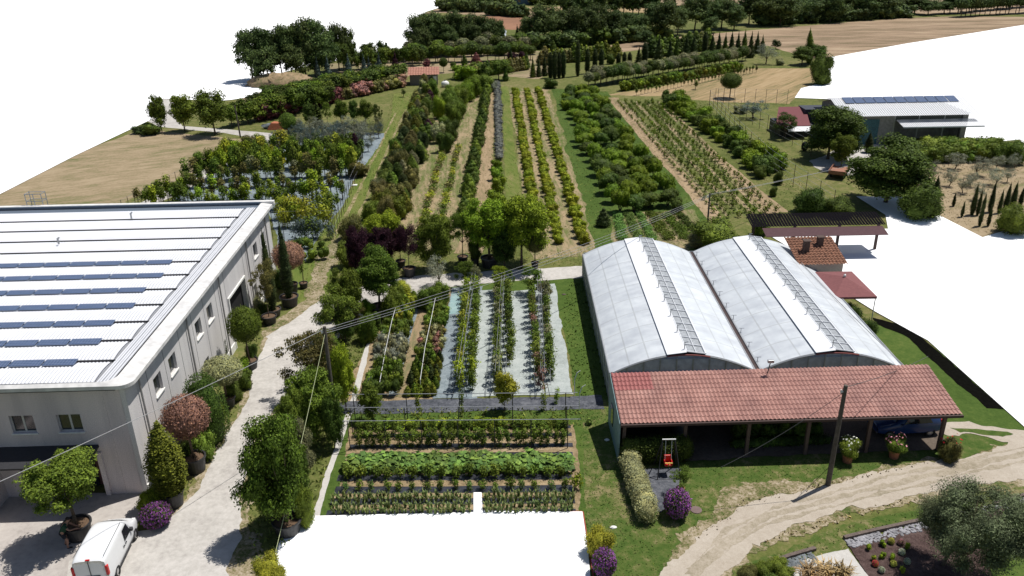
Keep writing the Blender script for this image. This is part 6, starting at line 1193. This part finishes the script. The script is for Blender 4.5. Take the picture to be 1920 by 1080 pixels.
# ---- hedges
def hedge(name, pts, w, h, n, ls, mat, lab, jit=.12):
    P = [G(*q) for q in pts]; cl = []; 
    for a, c in zip(P[:-1], P[1:]):
        m_ = max(2, int((c-a).length/(w*.3)))
        for i in range(m_+1): q = a.lerp(c, i/m_); r_ = random.uniform(.9, 1.12); cl.append(((q.x+random.uniform(-.06, .06), q.y, h*.5), (w*.5*r_, w*.5*r_, h*.52*random.uniform(.92, 1.08)), 1))
    e = empty(name, P[0], 0, lab, 'hedge'); cl = [((c[0]-P[0].x, c[1]-P[0].y, c[2]), r, w_) for c, r, w_ in cl]
    o = bpy.data.objects.new('foliage', leaf_mesh('foliage', leaf_arrays(cl, n, ls, 3, jit=jit, low=.25), mat, coreof(cl, .86))); COL.objects.link(o); o.parent = e
hedge('clipped_hedge', ((1180, 868), (1282, 864)), 1.0, 1.6, 9000, .1, LF['dark'], 'dark green hedge at the left end of the open shed behind the swing')
hedge('variegated_hedge', ((1178, 880), (1192, 915), (1212, 975)), 1.15, 1.15, 16000, .085, [LF['variegated']], 'yellow-cream variegated low hedge beside the dark play mat')
hedge('low_hedge', ((1382, 838), (1545, 830)), .8, .5, 1800, .12, LF['dark'], 'low shaded planting strip along the floor of the open shed')
# ---- lamp, manhole, stones, garden edging, planks
gl = empty('garden_lamp', G(1788, 945), 0, 'mushroom-shaped garden lamp on a thin brown post beside the drive', 'lamp'); b = MB(); b.tube((0, 0, 0), (0, 0, .95), .03, .03, 8); b.build('post', plain('rusty_post', (.10, .04, .03), .8), gl); b = MB(); b.lathe([(0, .93), (.08, .95), (.24, 1.0), (.25, 1.03), (.15, 1.1), (0, 1.13)], 18); b.build('shade', plain('pinkish_lamp_shade', (.6, .45, .42), .5), gl, smooth=True)
mh = G(1305, 957); b = MB(); b.lathe([(0, 0), (.27, 0), (.29, .05), (.25, .055), (0, .05)], 20); tag(b.build('manhole_cover', plain('rusty_cover', (.16, .11, .10), .8), loc=mh), 'small round rusty manhole cover in the lawn near the purple flowers', 'manhole')
EDG = plain('grey_brown_edging', (.13, .10, .085), .95, var=.3, scale=9, bump=.4)
for k, pts in enumerate((((1582, 1012), (1640, 998), (1722, 980)), ((1430, 1064), (1480, 1046), (1528, 1032)), ((1862, 948), (1935, 928), (1990, 915)))):
    P = [G(*q) for q in pts]; b = MB()
    for a, c in zip(P[:-1], P[1:]): u = (c-a).normalized(); v = Vector((-u.y, u.x, 0))*.09; b.hexa([a-v, c-v, c+v, a+v]+[q+Vector((0, 0, .2)) for q in (a-v, c-v, c+v, a+v)])
    tag(b.build('garden_edging', EDG), ['low stone edging along the top of the mulch bed', 'short low stone edging left of the pale garden path', 'low stone edging at the right picture edge'][k], 'edging')
def stones(pts, w, n, mat, lab):
    P = [G(*q) for q in pts]; b = MB(); tot = len(P)-1
    for i in range(n):
        t = random.random()*tot; k = int(t); a, c = P[k], P[k+1]; q = a.lerp(c, t-k); u = (c-a).normalized(); v = Vector((-u.y, u.x, 0)); q = q + v*random.uniform(-w/2, w/2); r = random.uniform(.05, .12); b.blob((q.x, q.y, .04), (r, r*random.uniform(.6, 1), r*.6), seed=i, amp=.22, lat=4, lon=6)
    tag(b.build('stones', mat), lab, 'stones', kind='stuff')
PEB = plain('pale_grey_pebble', (.27, .265, .28), .8, var=.4, scale=2); PEB2 = plain('slate_pebble', (.16, .18, .19), .8, var=.4, scale=2)
stones(((1590, 1022), (1650, 1006), (1722, 990)), .55, 330, PEB, 'strip of pale stones inside the mulch bed edging'); stones(((1470, 1062), (1528, 1046)), .7, 170, PEB2, 'patch of slate stones by the pale garden path'); stones(((1720, 990), (1800, 968), (1960, 930)), .45, 330, PEB, 'strip of pale stones running behind the olive tree')
for x, y, l in ((1057, 553, 'small weathered plank lying on the grass beside the greenhouse'), (1138, 826, 'pale stone slab lying in the grass by the shed corner'), (1150, 990, 'small white stone in the grass by the yellow shrub')):
    b = MB(); b.blob((0, 0, .04), (.17, .1, .06), seed=x, amp=.15); tag(b.build('slab', EDG if x == 1057 else STONE, loc=G(x, y)), l, 'stone')
b = MB(); p = G(523, 244); b.hexa([(0, 0, 0), (3.6, 0, 0), (3.2, 1.6, 0), (.5, 1.6, 0), (.6, .3, 1.0), (3, .3, .9), (2.8, 1.2, .9), (.9, 1.2, 1.1)]); tag(b.build('tarp_heap', plain('orange_brown_tarp', (.40, .13, .06), .7), loc=p-Vector((1.8, 0, 0))), 'orange-brown tarp heap on the grass beyond the pale road', 'tarp')
b = MB(); b.blob((0, 0, .35), (1.3, .6, .45), amp=.2); tag(b.build('rubble_heap', PEB2, loc=G(508, 241)), 'small grey heap left of the orange-brown tarp', 'heap')
b = MB(); b.box(0, 6.5, 0, 1.5, 0, .9); tag(b.build('covered_bench', ROOFW, loc=G(562, 186), bevel=.1), 'long low pale cover among the dark rows', 'cover')
b = MB(); b.blob((0, 0, .6), (.45, .45, .65), amp=.02, lat=8, lon=14); tag(b.build('dark_barrel', BLACK, loc=G(1508, 283), smooth=True), 'dark barrel in the shade left of the big tree', 'barrel')
b = MB(); b.box(-.3, .3, -.25, .25, 0, .12); tag(b.build('garden_box', STONE, loc=G(665, 348), bevel=.03), 'small white box in the grass at the nursery edge', 'box')
# ---- fences and stakes
GP = 'tall thin fence posts'
def fence(pts, n, h, lab, wires=4, r=.03):
    P = [G(*q) for q in pts]; L_ = [0]
    for a, c in zip(P[:-1], P[1:]): L_.append(L_[-1]+(c-a).length)
    def at(s):
        for k in range(len(P)-1):
            if s <= L_[k+1]+1e-6: return P[k].lerp(P[k+1], (s-L_[k])/(L_[k+1]-L_[k]))
    e = empty('wire_fence', P[0], 0, lab, 'fence'); Q = [at(L_[-1]*i/(n-1))-P[0] for i in range(n)]
    for q in Q: b = MB(); b.tube(q, q+Vector((0, 0, h)), r, r, 6); b.build('post', TRIM, e)
    for k in range(wires): z = h*(k+1)/wires-.05; b = MB(); b.path([q+Vector((0, 0, z)) for q in Q], .012, 4); b.build('wire', MET, e)
fence(((1330, 200), (1384, 262), (1445, 322), (1500, 360), (1560, 402)), 18, 2.6, 'tall thin wire fence running down beside the slanting bush row')
fence(((1330, 196), (1345, 192), (1475, 196)), 9, 2.4, 'far side of the tall fence along the mown field'); fence(((1345, 196), (1420, 240), (1520, 292)), 14, 2.6, 'inner wire fence of the fenced plot left of the barn')
fence(((625, 450), (650, 385), (664, 350), (680, 318)), 16, 1.9, 'row of dark stakes along the right edge of the nursery block', 2)
fence(((232, 404), (300, 366), (372, 328)), 14, 1.7, 'row of stakes along the pale track left of the nursery', 2)
fence(((512, 448), (618, 446)), 6, 1.6, 'nearer double wire frame behind the tall cypresses', 2); fence(((512, 430), (625, 428)), 6, 1.9, 'farther wire frame behind the tall cypresses', 1)
b = MB(); p = G(451, 258); b.tube((0, 0, 0), (-.15, 0, 4.6), .12, .09, 8); tag(b.build('wooden_post', WOOD, loc=p), 'lone dark wooden post beside the far pale road', 'post')
# ---- blossoms on the oleanders
for x, y, c in ((1588, 838, 'white'), (1675, 834, 'pink'), (1777, 838, 'red')):
    p = G(x, y+22); cl = [((0, 0, 1.1), (.55, .55, .5), 1)]; o = bpy.data.objects.new('blossom', leaf_mesh('blossom', leaf_arrays(cl, 45 if c != 'red' else 14, .12, x, jit=.1, asp=.9), FL[c])); COL.objects.link(o)
    tgt = min((q for q in COL.objects if q.type == 'EMPTY' and q.parent is None and 'bush' in q.name), key=lambda q: (q.location-G(x, 862)).length); o.parent = tgt; o.location = (0, 0, .05)
# ---- grass tufts and weeds over the nearer ground: uncountable, one mesh per zone
def tufts(name, poly, dens, size, hgt, mat, lab, seed=1, avoid=()):
    P = [G(*q) for q in poly]; xs = [p.x for p in P]; ys = [p.y for p in P]; r = np.random.default_rng(seed)
    def inside(x, y, P):
        c = np.zeros(len(x), bool)
        for a, b2 in zip(P, P[1:]+P[:1]):
            k = (a.y > y) != (b2.y > y); c ^= k & (x < (b2.x-a.x)*(y-a.y)/((b2.y-a.y) or 1e-9)+a.x)
        return c
    n = int((max(xs)-min(xs))*(max(ys)-min(ys))*dens); n = min(n, 160000); x = r.uniform(min(xs), max(xs), n); y = r.uniform(min(ys), max(ys), n); k = inside(x, y, P)
    for av in avoid: k &= ~inside(x, y, [G(*q) for q in av])
    x = x[k]; y = y[k]; n = len(x); a = r.uniform(0, 6.28, n); s = size*r.uniform(.5, 1.5, n); h = hgt*r.uniform(.5, 1.5, n); dx = np.cos(a)*s/2; dy = np.sin(a)*s/2; tx = r.normal(size=n)*h*.5; ty = r.normal(size=n)*h*.5
    V = np.stack([np.stack([x-dx, y-dy, np.full(n, .02)], 1), np.stack([x+dx, y+dy, np.full(n, .02)], 1), np.stack([x+dx*.4+tx, y+dy*.4+ty, h], 1), np.stack([x-dx*.4+tx, y-dy*.4+ty, h], 1)], 1).reshape(-1, 3)
    o = bpy.data.objects.new(name, leaf_mesh(name, V, mat)); COL.objects.link(o); tag(o, lab, 'grass', kind='stuff')
GT = leafmat('grass_blades', (.085, .135, .028), .45, .15); GT2 = leafmat('dry_grass_blades', (.24, .2, .10), .4, .15); GT3 = leafmat('rough_grass_blades', (.13, .16, .042), .5, .15)
LWN = ((1090, 760), (1150, 745), (1150, 870), (1480, 860), (1750, 850), (1550, 905), (1400, 940), (1300, 1000), (1225, 1100), (1110, 1150), (1100, 1000))
tufts('lawn_tufts', LWN, 40, .07, .045, GT, 'short green grass of the lawn before the open shed', 1, [((1206, 880), (1278, 878), (1262, 945), (1228, 958))])
tufts('lawn_tufts', ((1064, 530), (1092, 530), (1148, 740), (1126, 742), (1082, 742), (1056, 600)), 25, .12, .08, GT, 'short green grass between the greenhouse and the pale fabric', 2)
tufts('lawn_tufts', ((640, 768), (1090, 765), (1092, 800), (655, 803)), 40, .10, .12, GT3, 'weedy grass strip under the metal bars', 3); tufts('lawn_tufts', ((1084, 770), (1140, 770), (1180, 1000), (1120, 1100), (1086, 960)), 40, .07, .045, GT, 'green grass strip right of the vegetable garden', 4)
tufts('verge_tufts', ((372, 890), (430, 800), (470, 690), (490, 630), (470, 640), (440, 700), (380, 830), (330, 960)), 30, .12, .1, GT3, 'rough grass at the foot of the potted trees', 5); tufts('verge_tufts', ((560, 700), (650, 620), (700, 610), (650, 760), (600, 970), (470, 1080), (470, 950), (520, 800)), 22, .13, .14, GT3, 'rough grass between the road and the garden path', 6, [((694, 616), (702, 616), (664, 750), (652, 806), (598, 976), (580, 976), (604, 900), (636, 800), (656, 740))])
tufts('lane_tufts', ((735, 175), (790, 172), (770, 230), (730, 310), (690, 370), (665, 420), (645, 480), (625, 530), (560, 570), (570, 470), (600, 430), (650, 370), (690, 300), (722, 250)),  14, .12, .05, GT3, 'short grass of the bright lane beside the mixed hedge', 7)
tufts('garden_tufts', ((1372, 1072), (1480, 1030), (1590, 985), (1720, 955), (1920, 915), (1920, 930), (1720, 982), (1590, 1010), (1540, 1035), (1450, 1060)), 40, .1, .07, GT, 'green grass between the drive and the mulch bed', 8)
tufts('verge_tufts', ((1290, 1020), (1390, 940), (1548, 905), (1750, 862), (1750, 868), (1548, 915), (1400, 950), (1320, 1010)), 30, .1, .08, GT2, 'dry worn grass along the upper edge of the drive', 9); tufts('verge_tufts', ((1400, 1030), (1505, 985), (1611, 957), (1717, 933), (1822, 918), (1822, 926), (1720, 946), (1620, 968), (1510, 1000)), 30, .1, .08, GT2, 'dry worn grass along the lower edge of the drive', 10)
tufts('field_tufts', ((1035, 166), (1140, 172), (1240, 290), (1325, 400), (1330, 470), (1120, 470), (1090, 370), (1055, 250)), 11.0, .12, .055, GT3, 'grass beneath the orchard block', 11)
tufts('field_tufts', ((1158, 185), (1240, 195), (1450, 400), (1345, 400)), 8.8, .12, .055, GT3, 'weeds between the thin sapling rows', 13); tufts('field_tufts', ((815, 215), (880, 175), (1030, 172), (1120, 455), (700, 470), (760, 350)), 5.5, .12, .055, GT3, 'sparse weeds on the dry strips', 14)
tufts('field_tufts', ((1250, 190), (1330, 190), (1560, 390), (1480, 400)), 11.0, .12, .055, GT3, 'rough grass between the slanting bush row and the fence', 15); tufts('field_tufts', ((1740, 300), (1920, 295), (1920, 430), (1840, 440), (1760, 405), (1720, 370)), 8.8, .12, .055, GT2, 'dry grass of the olive grove', 16)
tufts('field_tufts', ((700, 470), (1100, 470), (1096, 498), (850, 508), (700, 530)), 22.0, .12, .055, GT3, 'grass strip between the crop field and the back road', 17)
